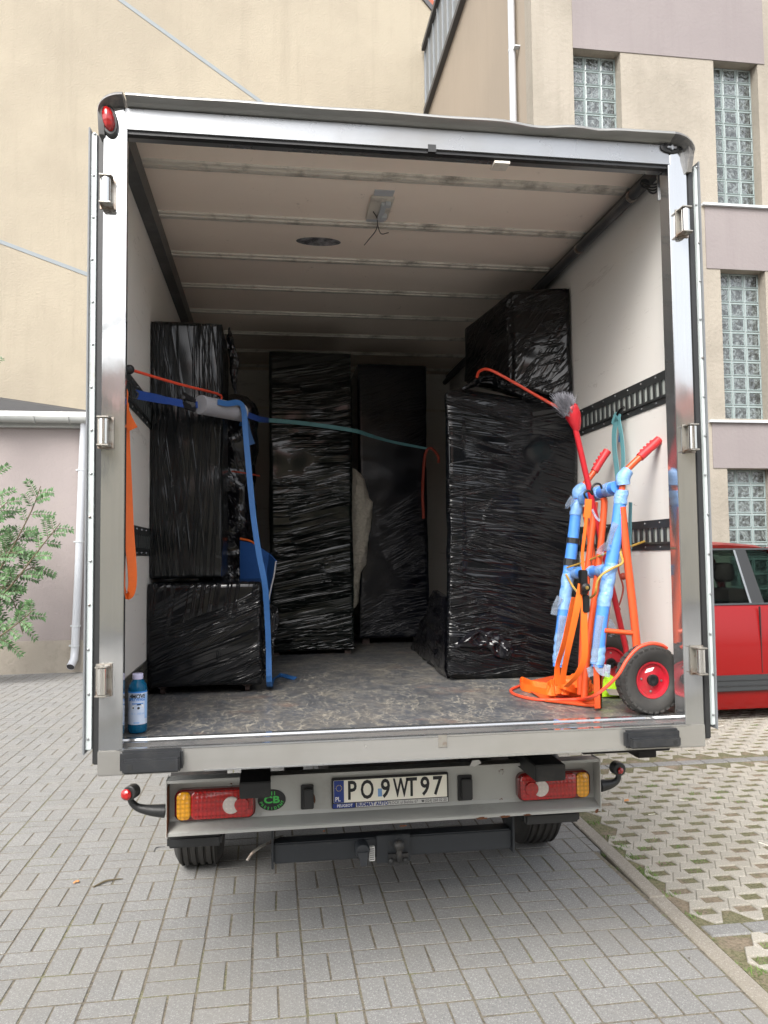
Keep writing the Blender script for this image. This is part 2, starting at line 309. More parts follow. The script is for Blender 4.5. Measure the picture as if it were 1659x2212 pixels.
# ------------------------------------------------------------------ mesh builder
class MB:
    def __init__(s): s.v = []; s.f = []
    def add(s, vs, fs):
        n = len(s.v); s.v += [Vector(v) for v in vs]; s.f += [tuple(i+n for i in f) for f in fs]; return s
    def box(s, x0, x1, y0, y1, z0, z1):
        return s.add([(x0, y0, z0), (x1, y0, z0), (x1, y1, z0), (x0, y1, z0), (x0, y0, z1), (x1, y0, z1), (x1, y1, z1), (x0, y1, z1)],
                     [(3, 2, 1, 0), (4, 5, 6, 7), (0, 1, 5, 4), (1, 2, 6, 5), (2, 3, 7, 6), (3, 0, 4, 7)])
    def hexa(s, p): return s.add(p, [(3, 2, 1, 0), (4, 5, 6, 7), (0, 1, 5, 4), (1, 2, 6, 5), (2, 3, 7, 6), (3, 0, 4, 7)])
    def prism(s, poly, d):       # planar polygon swept by d
        n = len(poly); d = Vector(d); P = [Vector(p) for p in poly]
        return s.add(P+[p+d for p in P], [tuple(range(n))[::-1], tuple(range(n, 2*n))]+[(i, (i+1) % n, n+(i+1) % n, n+i) for i in range(n)])
    def rings(s, rings, closed=True, caps=True):
        n = len(rings[0]); vs = [p for r in rings for p in r]; fs = []
        for a in range(len(rings)-1):
            for i in range(n if closed else n-1):
                j = (i+1) % n; fs.append((a*n+i, a*n+j, (a+1)*n+j, (a+1)*n+i))
        if caps and closed: fs += [tuple(range(n))[::-1], tuple(range((len(rings)-1)*n, len(rings)*n))]
        return s.add(vs, fs)
    def tube(s, path, r, n=8, smooth=0, caps=True):
        P = [Vector(p) for p in path]
        if smooth: P = spline(P, smooth)
        rr = r if hasattr(r, '__len__') else None
        out = []; prev = None
        for i, p in enumerate(P):
            d = (P[min(i+1, len(P)-1)]-P[max(i-1, 0)])
            if d.length < 1e-9: d = Vector((0, 0, 1))
            d.normalize()
            if prev is None: a = d.cross(Vector((0, 0, 1)) if abs(d.z) < .9 else Vector((1, 0, 0))).normalized()
            else:
                a = prev-d*prev.dot(d)
                a = a.normalized() if a.length > 1e-6 else d.orthogonal().normalized()
            prev = a; b_ = d.cross(a)
            if rr: q = i/(len(P)-1)*(len(rr)-1); k = min(int(q), len(rr)-2); rad = rr[k]+(rr[k+1]-rr[k])*(q-k)
            else: rad = r
            out.append([p+a*rad*math.cos(2*math.pi*k/n)+b_*rad*math.sin(2*math.pi*k/n) for k in range(n)])
        return s.rings(out, True, caps)
    def ribbon(s, path, w, wd, th=.0018, smooth=6):   # path centre line, w width, wd width direction
        P = spline([Vector(p) for p in path], smooth) if smooth else [Vector(p) for p in path]
        wds = wd if isinstance(wd, list) else [wd]*2
        out = []
        for i, p in enumerate(P):
            d = (P[min(i+1, len(P)-1)]-P[max(i-1, 0)]).normalized()
            q = i/(len(P)-1)*(len(wds)-1); k = min(int(q), len(wds)-2); a = Vector(wds[k]).lerp(Vector(wds[k+1]), q-k)
            a = (a-d*a.dot(d)); a = a.normalized() if a.length > 1e-5 else d.orthogonal().normalized()
            n_ = d.cross(a); out.append([p-a*w/2-n_*th/2, p+a*w/2-n_*th/2, p+a*w/2+n_*th/2, p-a*w/2+n_*th/2])
        return s.rings(out)
    def lathe(s, prof, c, axis=(0, 0, 1), n=24, caps=True):
        ax = Vector(axis).normalized(); a = ax.orthogonal().normalized(); b_ = ax.cross(a); c = Vector(c)
        return s.rings([[c+ax*h+(a*math.cos(2*math.pi*k/n)+b_*math.sin(2*math.pi*k/n))*r for k in range(n)] for r, h in prof], True, caps)
    def sphere(s, c, r, n=10):
        return s.lathe([(max(r*math.sin(math.pi*k/n), .0002), -r*math.cos(math.pi*k/n)) for k in range(n+1)], c, n=n*2)
def spline(P, k):
    if len(P) < 3: k = max(k, 1)
    out = []
    Q = [P[0]*2-P[1]]+P+[P[-1]*2-P[-2]]
    for i in range(1, len(Q)-2):
        a, b_, c, d = Q[i-1:i+3]
        for j in range(k):
            t_ = j/k
            out.append(.5*((2*b_)+(c-a)*t_+(2*a-5*b_+4*c-d)*t_*t_+(3*b_-a-3*c+d)*t_**3))
    out.append(P[-1]); return out
def mesh(name, mb, mat, smooth=False, off=None, bevel=0):
    me = bpy.data.meshes.new(name)
    vs = [v-off for v in mb.v] if off is not None else mb.v
    me.from_pydata([tuple(v) for v in vs], [], mb.f); me.update()
    import bmesh
    b_ = bmesh.new(); b_.from_mesh(me)
    bmesh.ops.recalc_face_normals(b_, faces=b_.faces)
    if bevel: bmesh.ops.bevel(b_, geom=[e for e in b_.edges if e.is_manifold and e.calc_face_angle(0) > .6], offset=bevel, segments=2, affect='EDGES', clamp_overlap=True)
    b_.to_mesh(me); b_.free()
    for m_ in (mat if isinstance(mat, (list, tuple)) else [mat]): me.materials.append(MT[m_] if isinstance(m_, str) else m_)
    if smooth:
        for p in me.polygons: p.use_smooth = True
        try: me.set_sharp_from_angle(angle=R(smooth if smooth > 1 else 40))
        except Exception: pass
    return me
def obj(name, mb, mat, parent=None, smooth=False, label=None, cat=None, group=None, kind=None, bevel=0):
    off = Vector((0, 0, 0)); p = parent
    while p is not None: off = off+p.location; p = p.parent
    o = bpy.data.objects.new(name, mesh(name, mb, mat, smooth, off, bevel)); COL.objects.link(o)
    if parent: o.parent = parent
    tag(o, label, cat, group, kind); return o
def inst(name, me, parent, loc, rot=(0, 0, 0), scale=(1, 1, 1), kind=None):
    off = Vector((0, 0, 0)); p = parent
    while p is not None: off = off+p.location; p = p.parent
    o = bpy.data.objects.new(name, me); COL.objects.link(o); o.location = Vector(loc)-off; o.rotation_euler = rot; o.scale = scale
    if parent: o.parent = parent
    if kind: o['kind'] = kind
    return o
def tag(o, label=None, cat=None, group=None, kind=None):
    if label: o['label'] = label
    if cat: o['category'] = cat
    if group: o['group'] = group
    if kind: o['kind'] = kind
def thing(name, loc, label, cat, group=None):
    o = bpy.data.objects.new(name, None); COL.objects.link(o); o.location = loc; o.empty_display_size = .1
    tag(o, label, cat, group); return o
def textmb(body, size, sx=1.0, ext=.001, bold=0, align='LEFT'):
    cu = bpy.data.curves.new('lettering', 'FONT'); cu.body = body; cu.size = size; cu.extrude = ext; cu.offset = bold; cu.align_x = align
    cu.resolution_u = 3
    o = bpy.data.objects.new('lettering', cu); COL.objects.link(o)
    bpy.context.view_layer.update()
    me = bpy.data.meshes.new_from_object(o.evaluated_get(bpy.context.evaluated_depsgraph_get()))
    mb = MB(); mb.add([(v.co.x*sx, v.co.y, v.co.z) for v in me.vertices], [tuple(p.vertices) for p in me.polygons])
    bpy.data.objects.remove(o); bpy.data.meshes.remove(me); return mb
def placed(mb, org, ux, uy):       # text plane -> world
    ux = Vector(ux); uy = Vector(uy); n_ = ux.cross(uy).normalized(); org = Vector(org)
    q = MB(); q.v = [org+ux*v.x+uy*v.y+n_*v.z for v in mb.v]; q.f = mb.f; return q
def structure(name, mb, mat, **k): return obj(name, mb, mat, kind='structure', **k)

# ================================================================== SETTING: ground
KX = lambda y: 1.33+(y-.69)*.042      # left edge of the kerb strip
g = MB(); g.add([(-60, -60, -.06), (60, -60, -.06), (60, 60, -.06), (-60, 60, -.06)], [(0, 1, 2, 3)])
structure('ground', g, 'yard')
pave = MB(); pave.box(-10, 1.34, -6, 10.2, -.05, -.003)
pave = structure('pavement', pave, 'sand')
def block_mesh(name, lx, ly, mat, ch=.005, h=.05):
    b_ = MB(); a, c = lx/2, ly/2
    rings = [[(-a, -c, -h), (a, -c, -h), (a, c, -h), (-a, c, -h)], [(-a, -c, -ch), (a, -c, -ch), (a, c, -ch), (-a, c, -ch)], [(-a+ch, -c+ch, 0), (a-ch, -c+ch, 0), (a-ch, c-ch, 0), (-a+ch, c-ch, 0)]]
    b_.rings([[Vector(p) for p in r] for r in rings]); return b_
PXP, PYP = .2135, .226
bH = block_mesh('h', PXP-.011, PYP/2-.013, 'paver', .0009); bV = block_mesh('v', PXP/2-.010, PYP-.013, 'paver', .0009)
meH = mesh('paving_block', bH, 'paver'); meV = mesh('paving_block', bV, 'paver')
spots = []
for i in range(-44, 9):
    for j in range(-28, 42):
        x0 = -.389+i*PXP; y0 = .476+j*PYP
        V = (i+j) % 2 == 0
        for k in (0, 1):
            if V: c = (x0+PXP*(.25+.5*k), y0+PYP/2); hw = PXP/4
            else: c = (x0+PXP/2, y0+PYP*(.25+.5*k)); hw = PXP/2
            if c[0]+hw > KX(c[1])-.004: 
                if c[0]-hw > KX(c[1])-.05: continue
            if c[0] < -9.9 or c[1] > 9.7 or c[1] < -5.5: continue
            spots.append((c, V))
def size_in_view(c):
    x, y, z = proj((c[0], c[1], 0))
    if z < .1 or x < -60 or x > 1720 or y < 1400 or y > 2260: return 0
    return 1/z**2
spots.sort(key=lambda s: -size_in_view(s[0]))
field = MB()
for n_, (c, V) in enumerate(spots):
    tz = noise.noise(Vector((c[0]*.8, c[1]*.8, 3)))*.0012+random.uniform(-.0004, .0004)
    rx, ry, rz = random.gauss(0, .0025), random.gauss(0, .0025), random.gauss(0, .010)
    dx, dy = random.uniform(-.001, .001), random.uniform(-.001, .001)
    right = c[0]+(PXP/4 if V else PXP/2)
    cut = max(0, right-(KX(c[1])-.006)); L = (PXP/2 if V else PXP)
    sx = (L-cut)/L; cx = c[0]-cut/2
    if sx < .15: continue
    if n_ < 300: inst('paving_block', meV if V else meH, pave, (cx+dx, c[1]+dy, tz), (rx, ry, rz), (sx, 1, 1))
    else:
        src = bV if V else bH; e = Matrix.Rotation(rz, 3, 'Z') @ Matrix.Rotation(rx, 3, 'X') @ Matrix.Rotation(ry, 3, 'Y')
        field.add([e @ Vector((v.x*sx, v.y, v.z))+Vector((cx+dx, c[1]+dy, tz)) for v in src.v], src.f)
obj('paving_block_field', field, 'paver', pave, kind='stuff')
# kerb strip
kerb = MB(); kerb.prism([(KX(-6)+.002, -6, -.055), (KX(-6)+.086, -6, -.055), (KX(10)+.086, 10, -.055), (KX(10)+.002, 10, -.055)], (0, 0, .035))
kerb = structure('kerb_strip', kerb, 'kerb')
ks = block_mesh('k', .084, .99, 'kerb', .006); meK = mesh('kerb_stone', ks, 'kerb')
for k in range(16):
    y = -5.83+.3+k; inst('kerb_stone', meK, kerb, (KX(y)+.043, y, .006+random.uniform(-.002, .002)), (0, 0, -.042))
# grass pavers
bay = MB(); bay.prism([(KX(-6)+.095, -6, -.055), (9, -6, -.055), (9, 8.1, -.055), (KX(8.1)+.095, 8.1, -.055)], (0, 0, .048))
bay = structure('parking_bay', bay, 'soil')
def ring_mb():
    b_ = MB(); a, c, hh = .0210, .0815, .1140
    o_ = [(-a, -hh), (a, -hh), (c, 0), (a, hh), (-a, hh), (-c, 0)]
    w, h = .052, .037; ch = .004
    # inner ring matched to six points
    i_ = [(-w+.012, -h), (w-.012, -h), (w, 0), (w-.012, h), (-w+.012, h), (-w, 0)]
    ix = [(-w, -h), (w, -h), (w, 0), (w, h), (-w, h), (-w, 0)]
    S = lambda P, z, f: [Vector((x*f, y*f, z)) for x, y in P]
    b_.rings([S(o_, -.045, 1), S(o_, -ch, 1), S(o_, 0, .955), S(ix, 0, 1.04), S(ix, -.004, .98), S(ix, -.045, .94)], True, False)
    return b_
rg = ring_mb(); meR = mesh('grid_paver', rg, 'grid')
cells = []
BA = .0
for i in range(-1, 76):
    for j in range(-30, 36):
        x = 1.536+(i-1)*.1035; y = .799+j*.23+(.115 if i % 2 == 0 else 0)
        if i % 2: pass
        if x < KX(y)+.095+.06 or y > 7.9 or y < -5.6 or x > 8.9: continue
        if any(abs(y-yy) < .165 for yy in (.615, 3.31, 6.0, -2.08)): 
            if any(abs(y-yy) < .155 for yy in (.615, 3.31, 6.0, -2.08)): continue
        cells.append((x, y))
cells.sort(key=lambda c: -size_in_view(c))
field = MB(); tuft = MB()
for n_, (x, y) in enumerate(cells):
    tz = noise.noise(Vector((x, y, 9)))*.004; rx, ry, rz = (random.gauss(0, .004) for _ in range(3))
    if n_ < 300: inst('grid_paver', meR, bay, (x, y, tz), (rx, ry, rz*.6))
    else:
        e = Matrix.Rotation(rx, 3, 'X') @ Matrix.Rotation(ry, 3, 'Y')
        field.add([e @ v+Vector((x, y, tz)) for v in rg.v], rg.f)
obj('grid_paver_field', field, 'grid', bay, kind='stuff')
# blocks marking the bay lines
lm = mesh('line_block', block_mesh('l', .196, .098, 'paver'), 'paver')
for yy in (.615, 3.31, 6.0, -2.08):
    for k in range(34):
        x = KX(yy)+.205+k*.206
        if x < 8.8: inst('line_block', lm, bay, (x, yy, .001), (0, 0, random.gauss(0, .01)))
# grass tufts in cells and joints
def blade(mb, x, y, z, h, lean):
    a = random.uniform(0, 6.28); w = .0022; dx, dy = math.cos(a), math.sin(a)
    mb.add([(x-dy*w, y+dx*w, z), (x+dy*w, y-dx*w, z), (x+dx*lean*.5+dy*w*.7, y+dy*lean*.5-dx*w*.7, z+h*.7), (x+dx*lean, y+dy*lean, z+h)], [(0, 1, 2, 3)])
def tuft_at(x, y, n, rad, h):
    for _ in range(n):
        a = random.uniform(0, 6.28); q = rad*random.random()**.5
        blade(tuft, x+math.cos(a)*q*1.4, y+math.sin(a)*q, -.012, random.uniform(.4, 1)*h, random.uniform(.3, 1)*h)
for (x, y) in cells:
    f = noise.noise(Vector((x*1.1, y*1.1, 4)))
    if f > .12 and random.random() < .55: tuft_at(x, y, int(14+90*f), .035, .02)
    if x < KX(y)+.3 and random.random() < .7: tuft_at(KX(y)+.13, y+random.uniform(-.1, .1), 45, .035, .026)
for _ in range(26):
    y = random.uniform(.1, 4); tuft_at(KX(y)+random.choice((-.004, .092)), y, 14, .015, .015)
for i, j, n_ in ((-2, 1, 60), (-4, 0, 40), (-5, -1, 60), (-6, -1, 25), (-3, 0, 25), (2, 0, 20), (3, 2, 14), (-1, 1, 20), (-7, 5, 22), (-14, 18, 60), (1, -1, 16), (4, 1, 16), (-6, 1, 14), (0, 0, 14)):
    tuft_at(-.389+i*PXP, .476+j*PYP+.05, n_, .012, .012)
obj('grass_tufts', tuft, 'grass', kind='stuff')
rsl = random.Random(21); lit = MB()
for _ in range(70):
    x = rsl.uniform(-4, 5.5); y = rsl.uniform(.1, 6.5); a = rsl.uniform(0, 6.28); q = rsl.uniform(.004, .011); c = Vector((x, y, .006)); d = Vector((math.cos(a), math.sin(a), .1)); e = Vector((-math.sin(a), math.cos(a), .25))
    lit.add([c-d*q, c+e*q*.5, c+d*q, c-e*q*.45], [(0, 1, 2), (0, 2, 3)])
obj('ground_litter', lit, 'bark', kind='stuff')
straw = MB()
for _ in range(16):
    x = rsl.uniform(1.5, 4); y = rsl.uniform(.2, 5); a = rsl.uniform(0, 6.28); straw.tube([(x, y, .008), (x+.06*math.cos(a), y+.06*math.sin(a), .014)], .0014, 4)
obj('dry_straw', straw, 'plate_white', kind='stuff')
# litter on the ground
p = PZ(165, 1903+4, .004); l_ = MB()
p = PZ(168, 1905, 0.004)
for k in range(5): l_.lathe([(.001, -.004), (.008, 0), (.001, .006)], p+Vector((random.uniform(-.014, .014), random.uniform(-.02, .02), .004)), n=6)
obj('dry_seed_cluster', l_, 'dry_leaf', label='small dry orange seed cluster lying on the grey paving lower left', cat='litter')
a_ = PZ(202, 1916, .004); b2 = PZ(266, 1898, .004)
l_ = MB(); l_.tube([a_, a_.lerp(b2, .35)+Vector((0, .02, .006)), a_.lerp(b2, .7)+Vector((0, .012, .004)), b2], [.004, .0055, .004, .002], 6, 4)
obj('twig', l_, 'twig', label='short brown twig on the paving beside the orange seeds', cat='twig')
l_ = MB(); l_.tube([PZ(333, 1840, .003), PZ(336, 1832, .004), PZ(345, 1829, .004), PZ(357, 1829, .003)], .0022, 5, 4)
obj('wire_scrap', l_, 'dark_trim', label='thin bent dark wire scrap on paving left of the rear wheel', cat='wire')
l_ = MB(); q = PZ(1353, 1730, .006); l_.add([q+Vector((-.02, -.01, 0)), q+Vector((.015, -.014, .004)), q+Vector((.02, .01, .01)), q+Vector((-.005, .022, .003))], [(0, 1, 2, 3)])
obj('dry_leaf', l_, 'dry_leaf', label='fallen orange leaf lying on the grass pavers', cat='leaf')

# ================================================================== BUILDINGS
# right building ---------------------------------------------------
YB = 8.0
def face_box(mb, x0, y0, x1, y1, proud, back=.3, YF=YB):
    a = PY(x0, y0, YF); b_ = PY(x1, y1, YF); mb.box(a.x, b_.x, YF-proud, YF+back, min(a.z, b_.z), max(a.z, b_.z)); return mb
rb = thing('office_building', (6, YB+3, 0), 'cream and mauve rendered building with glass block windows behind the red car', 'building')
XC = PY(1160, 600, YB).x
X_A0, X_A1 = 3.975, 4.72      # window column A
X_B0, X_B1 = 6.225, 6.96      # window column B
ZB = [(-.4, 2.95), (3.70, 5.98), (7.0, 9.24)]    # openings of column B (z0,z1)
ZA = [(7.0, 9.24)]
REC = .17
wl = MB()
def wallband(x0, x1, z0, z1, y=YB, d=.3): wl.box(x0, x1, y, y+d, z0, z1)
wallband(XC, X_A0, 0, 11.5); wallband(X_A1, X_B0, 0, 11.5); wallband(X_B1, 9.5, 0, 11.5)
wallband(X_A0, X_A1, 0, 7.0); wallband(X_A0, X_A1, 9.24, 11.5)
wallband(X_B0, X_B1, 2.95, 3.70); wallband(X_B0, X_B1, 5.98, 7.0); wallband(X_B0, X_B1, 9.24, 11.5)
obj('wall', wl, 'stucco_cream', rb)
sw = MB(); sw.box(XC, XC+.3, YB+.3, 15.6, 0, 12.8); obj('side_wall', sw, 'stucco_side', rb)
for x0, z0, z1 in ((X_A0-.002, 9.235, 11.4), (6.0, 5.975, 6.94), (6.0, 2.955, 3.64)):
    b_ = MB(); b_.box(x0, 7.07, YB-.012, YB, z0, z1); obj('mauve_band', b_, 'stucco_pink', rb)
b_ = MB(); b_.box(X_A0-.1, 9.5, YB-.06, YB+.3, 11.4, 11.5); obj('cornice', b_, 'dark_trim', rb)
for z in (7.0, 3.70, 10.6):
    if z > 10: continue
    b_ = MB(); b_.box(5.95, 7.9, YB-.06, YB+.02, z-.065, z-.03); obj('window_sill', b_, 'zinc', rb)
gb = MB()
def gblock_mb(w, h):
    b_ = MB(); a, c = w/2-.009, h/2-.009; q = .022
    rings = [[(-a, .05, -c), (a, .05, -c), (a, .05, c), (-a, .05, c)], [(-a, 0, -c), (a, 0, -c), (a, 0, c), (-a, 0, c)], [(-a+q*.6, -.006, -c+q*.6), (a-q*.6, -.006, -c+q*.6), (a-q*.6, -.006, c-q*.6), (-a+q*.6, -.006, c-q*.6)],
             [(-a+q, .004, -c+q), (a-q, .004, -c+q), (a-q, .004, c-q), (-a+q, .004, c-q)]]
    b_.rings([[Vector(p) for p in r] for r in rings]); return b_
def windows(X0, X1, ranges):
    for z0, z1 in ranges:
        nr = round((z1-z0)/.228); nz = (z1-z0)/nr; nx = (X1-X0)/3
        fr = MB(); fr.box(X0, X1, YB+REC+.012, YB+REC+.05, z0, z1)
        w_ = obj('window', fr, 'mortar', rb)
        me = mesh('glass_block', gblock_mb(nx, nz), ['gblock', 'gblock_rim'])
        for p in me.polygons:
            if p.index == len(me.polygons)-1 or abs(p.normal.y) > .99 and p.center.y < .01: p.material_index = 0
            else: p.material_index = 1
        for a in range(3):
            for c in range(nr):
                if z0+(c+.5)*nz < 1: continue
                inst('glass_block', me, w_, (X0+(a+.5)*nx, YB+REC+.005, z0+(c+.5)*nz))
windows(X_A0, X_A1, ZA); windows(X_B0, X_B1, ZB)
# reveals
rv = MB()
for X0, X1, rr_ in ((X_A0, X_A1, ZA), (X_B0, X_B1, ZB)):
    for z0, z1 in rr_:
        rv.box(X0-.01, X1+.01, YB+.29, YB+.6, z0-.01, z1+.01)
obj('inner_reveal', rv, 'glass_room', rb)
# sloping cladding on the side wall
c0 = PX(925, 222, XC-.06); c1 = PX(995, 0, XC-.06)
cl = MB(); zt = 3.0
A0 = Vector((XC-.05, 15.5, PX(925, 222, XC-.05).z)); A1 = Vector((XC-.05, 8.5, PX(925, 222, XC-.05).z+.3))
B0 = Vector((XC-.05, 15.5, PX(923, 95, XC-.05).z)); B1 = Vector((XC-.05, 8.5, B0.z+.3))
cl.prism([A0, A1, B1, B0], (.05, 0, 0)); cld = obj('eaves_cladding', cl, 'cladding', rb)
for k in range(15):
    y = 15.45-k*.48; b_ = MB(); b_.box(XC-.085, XC-.051, y-.02, y+.02, A0.z+(15.5-y)*.043, B0.z+(15.5-y)*.043-.05); obj('standing_seam', b_, 'cladding', cld)
b_ = MB(); b_.prism([A0+Vector((-.06, 0, -.12)), A1+Vector((-.06, 0, -.12)), A1+Vector((-.06, 0, 0)), A0+Vector((-.06, 0, 0))], (.11, 0, 0)); obj('eaves_trim', b_, 'dark_trim', rb)
b_ = MB(); b_.prism([B0+Vector((-.09, 0, -.0)), B1+Vector((-.09, 0, -.0)), B1+Vector((-.09, 0, .12)), B0+Vector((-.09, 0, .12))], (.14, 0, 0)); obj('eaves_trim', b_, 'dark_trim', rb)
dp = PX(1105, 130, XC-.1); b_ = MB(); b_.tube([(XC-.09, dp.y, 0), (XC-.09, dp.y, 12.6)], .055, 12); d_ = obj('downpipe', b_, 'pipe_white', rb, smooth=40)
for z in (9.55, 5): b_ = MB(); b_.tube([(XC-.09, dp.y, z), (XC-.09, dp.y, z+.04)], .062, 12); b_.box(XC-.09, XC, dp.y-.14, dp.y-.05, z+.01, z+.03); obj('pipe_clamp', b_, 'zinc', d_)
# yellow building ------------------------------------------------------
YY = 15.6
yb = thing('yellow_building', (-4, YY+2, 0), 'tall yellow rendered gable wall with thin grey joint lines behind the truck', 'building')
b_ = MB(); gx = PY(925, 30, YY); p0 = PY(905, -12, YY)
b_.prism([(-16, YY, 0), (XC+.5, YY, 0), (XC+.5, YY, gx.z-.5), (p0.x+.15, YY, p0.z-.05), (p0.x-.9, YY, p0.z+1.1), (-16, YY, p0.z+6)], (0, .4, 0)); obj('wall', b_, 'stucco_yellow', yb)
def strip(a, c, w, YF, proud):
    a = PY(*a, YF-proud); c = PY(*c, YF-proud); d = (c-a).normalized(); n_ = Vector((-d.z, 0, d.x))*w/2
    return MB().prism([a-n_, c-n_, c+n_, a+n_], (0, proud+.01, 0))
obj('joint_strip', strip((250, -8), (590, 239), .085, YY, .012), 'joint_grey', yb)
obj('joint_strip', strip((-12, 517), (230, 608), .085, YY, .012), 'joint_grey', yb)
# red tile roof verge in the top corner, seen between the two buildings
b_ = MB(); a = PY(905, -12, YY-.05); e = PY(947, 38, YY-.05)
dv = (e-a).normalized(); up_ = Vector((-dv.z, 0, dv.x)); up_ = up_ if up_.z > 0 else -up_
b_.prism([a, e+dv*.2, e+dv*.2+up_*.1, a+up_*.1], (0, .3, 0)); obj('verge_board', b_, 'dark_trim', yb)
tl = MB()
for k in range(9):
    s_ = a+dv*(.13*k)+up_*.1; tl = MB(); tl.prism([s_, s_+dv*.125, s_+dv*.125+up_*.09, s_+up_*.11], (0, .34, 0)); obj('roof_tile', tl, 'roof_red', yb)
b_ = MB(); a2 = a+up_*.15+Vector((0, .4, 0)); e2 = e+dv*.2+up_*.15+Vector((0, .4, 0)); b_.add([a2, e2, e2+Vector((.2, 1.6, 1.1)), a2+Vector((.2, 1.6, 1.1))], [(0, 1, 2, 3)])
obj('tiled_roof', b_, 'roof_red', yb)
# low pink outbuilding -------------------------------------------------
YL = 9.75
lb = thing('outbuilding', (-6, YL+2, 0), 'low pale pink rendered outbuilding with dark flat roof at the left edge', 'building')
zp = PY(60, 1385, YL).z; zg = PY(90, 925, YL).z; XE = PY(190, 1200, YL).x
b_ = MB(); b_.box(-14, XE, YL, YL+.3, zp, zg); b_.box(XE-.3, XE, YL+.3, YY-.01, 0, zg); obj('wall', b_, 'stucco_low', lb)
b_ = MB(); b_.box(-14, XE+.02, YL-.03, YL+.3, -.05, zp); obj('plinth', b_, 'plinth', lb)
b_ = MB(); b_.box(-14, XE+.02, YL-.1, YL+.3, zg, zg+.13); obj('soffit_band', b_, 'gutter', lb)
g0 = PY(0, 900, YL-.22); zgt = g0.z
b_ = MB()
prof = [Vector((0, YL-.22+.085*math.cos(t_), .085*math.sin(t_))) for t_ in [math.pi+k*math.pi/10 for k in range(11)]]
prof += [Vector((0, q.y*1+(-.006 if q.y > YL-.22 else .006), q.z+.0)) for q in reversed(prof)]
b_.rings([[q+Vector((x, 0, zgt)) for q in prof] for x in (-14, XE+.1)]); gt = obj('gutter', b_, 'gutter', lb, smooth=40)
for px_ in (-100, 0, 76, 150):
    x = PY(px_, 900, YL-.22).x; b_ = MB(); b_.tube([Vector((x, YL-.22+.094*math.cos(t_), zgt+.094*math.sin(t_))) for t_ in [math.pi-.1+k*(math.pi+.2)/10 for k in range(11)]], .009, 6); obj('gutter_bracket', b_, 'gutter', gt)
b_ = MB(); b_.box(-14, XE+.1, YL-.17, YL-.13, zgt-.02, zgt+.10); obj('fascia', b_, 'white_bit', lb)
ra = Vector((-14, YL-.15, zgt+.08)); r1 = Vector((XE+.1, YL-.15, zgt+.08)); r2 = PY(188, 886, YY-.02); r3 = PY(0, 858, YY-.02); r4 = Vector((-14, YY-.02, r3.z+1.1))
b_ = MB(); b_.add([ra, r1, r2, r3, r4, ra-Vector((0, 0, .06)), r1-Vector((0, 0, .06)), r2-Vector((0, 0, .06)), r3-Vector((0, 0, .06)), r4-Vector((0, 0, .06))], [(0, 1, 2, 3, 4), (9, 8, 7, 6, 5), (0, 5, 6, 1), (1, 6, 7, 2), (2, 7, 8, 3), (3, 8, 9, 4), (4, 9, 5, 0)]); obj('roof', b_, 'roof_tar', lb)
a = PY(181, 905, YL-.2); pipe = [a, PY(182, 925, YL-.14), PY(179, 985, YL-.1), PY(170, 1230, YL-.1), PY(162, 1400, YL-.1), PY(160, 1424, YL-.12), PY(152, 1441, YL-.25)]
b_ = MB(); b_.tube(pipe, .06, 12, caps=False); dn = obj('downpipe', b_, 'pipe_white', lb, smooth=50)
for px_, py_ in ((177, 1015), (172, 1170), (165, 1352), (162, 1395)):
    c = PY(px_, py_, YL-.1); b_ = MB(); b_.tube([c-Vector((0, 0, .012)), c+Vector((0, 0, .012))], .067, 12); b_.box(c.x-.09, c.x-.05, c.y, YL, c.z-.01, c.z+.01); obj('pipe_clamp', b_, 'zinc', dn)
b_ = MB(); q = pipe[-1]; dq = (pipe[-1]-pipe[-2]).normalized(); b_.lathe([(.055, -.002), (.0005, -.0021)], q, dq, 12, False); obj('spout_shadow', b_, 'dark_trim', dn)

# shrub at the left edge -------------------------------------------------
sh = thing('shrub', PY(-120, 1400, 8.6).copy(), 'green leafy shrub with feathery compound leaves against the pale pink wall', 'shrub')
stems = MB(); leaves = MB()
def leaflet(c, d, n_, L):
    s_ = d.cross(n_).normalized(); leaves.add([c, c+d*L*.4+s_*L*.27+n_*L*.04, c+d*L, c+d*L*.4-s_*L*.27+n_*L*.04], [(0, 1, 2, 3)])
def pinnate(base, d, L):
    d = d.normalized(); side = d.cross(Vector((0, -1, .25))).normalized(); tip = base+d*L+Vector((0, 0, -.12*L)); stems.tube([base, base.lerp(tip, .5)+Vector((0, 0, .04*L)), tip], [.004, .0015], 4)
    k = max(5, int(L/.034))
    for i in range(1, k+1):
        q = i/k; c = base.lerp(tip, q)+Vector((0, 0, .04*L*4*q*(1-q)))
        for sg in (-1, 1):
            dd = (d*.55+side*sg+Vector((random.uniform(-.2, .2), random.uniform(-.3, .3), random.uniform(-.25, .1)))).normalized()
            leaflet(c, dd, Vector((random.uniform(-.3, .3), -.6, .8)).normalized(), random.uniform(.06, .085))
    leaflet(tip, d, Vector((0, -.5, .8)).normalized(), .06)
def branch(pts, nl, L=.26, Y0=8.6):
    P = [PY(x, y, Y0+dy) for x, y, dy in pts]; stems.tube(P, [.016, .011, .005], 6, 5)
    S = spline(P, 12)
    for i in range(nl):
        c = S[int(len(S)*(.12+.88*i/nl))-1]; a = random.uniform(-.5, 1.5)*(1 if i % 2 else -1)
        d = (S[-1]-S[0]).normalized(); sd_ = Vector((d.z, 0, -d.x))*(1 if i % 2 else -1)
        pinnate(c, d*.6+sd_*random.uniform(.5, 1)+Vector((0, random.uniform(-.7, .5), random.uniform(-.1, .3))), L*random.uniform(.7, 1.15))
branch([(-140, 1400, 0), (-20, 1260, .05), (60, 1120, -.1), (88, 1050, -.15)], 16)
branch([(-140, 1400, .1), (0, 1290, 0), (90, 1180, -.1), (130, 1130, -.2)], 16)
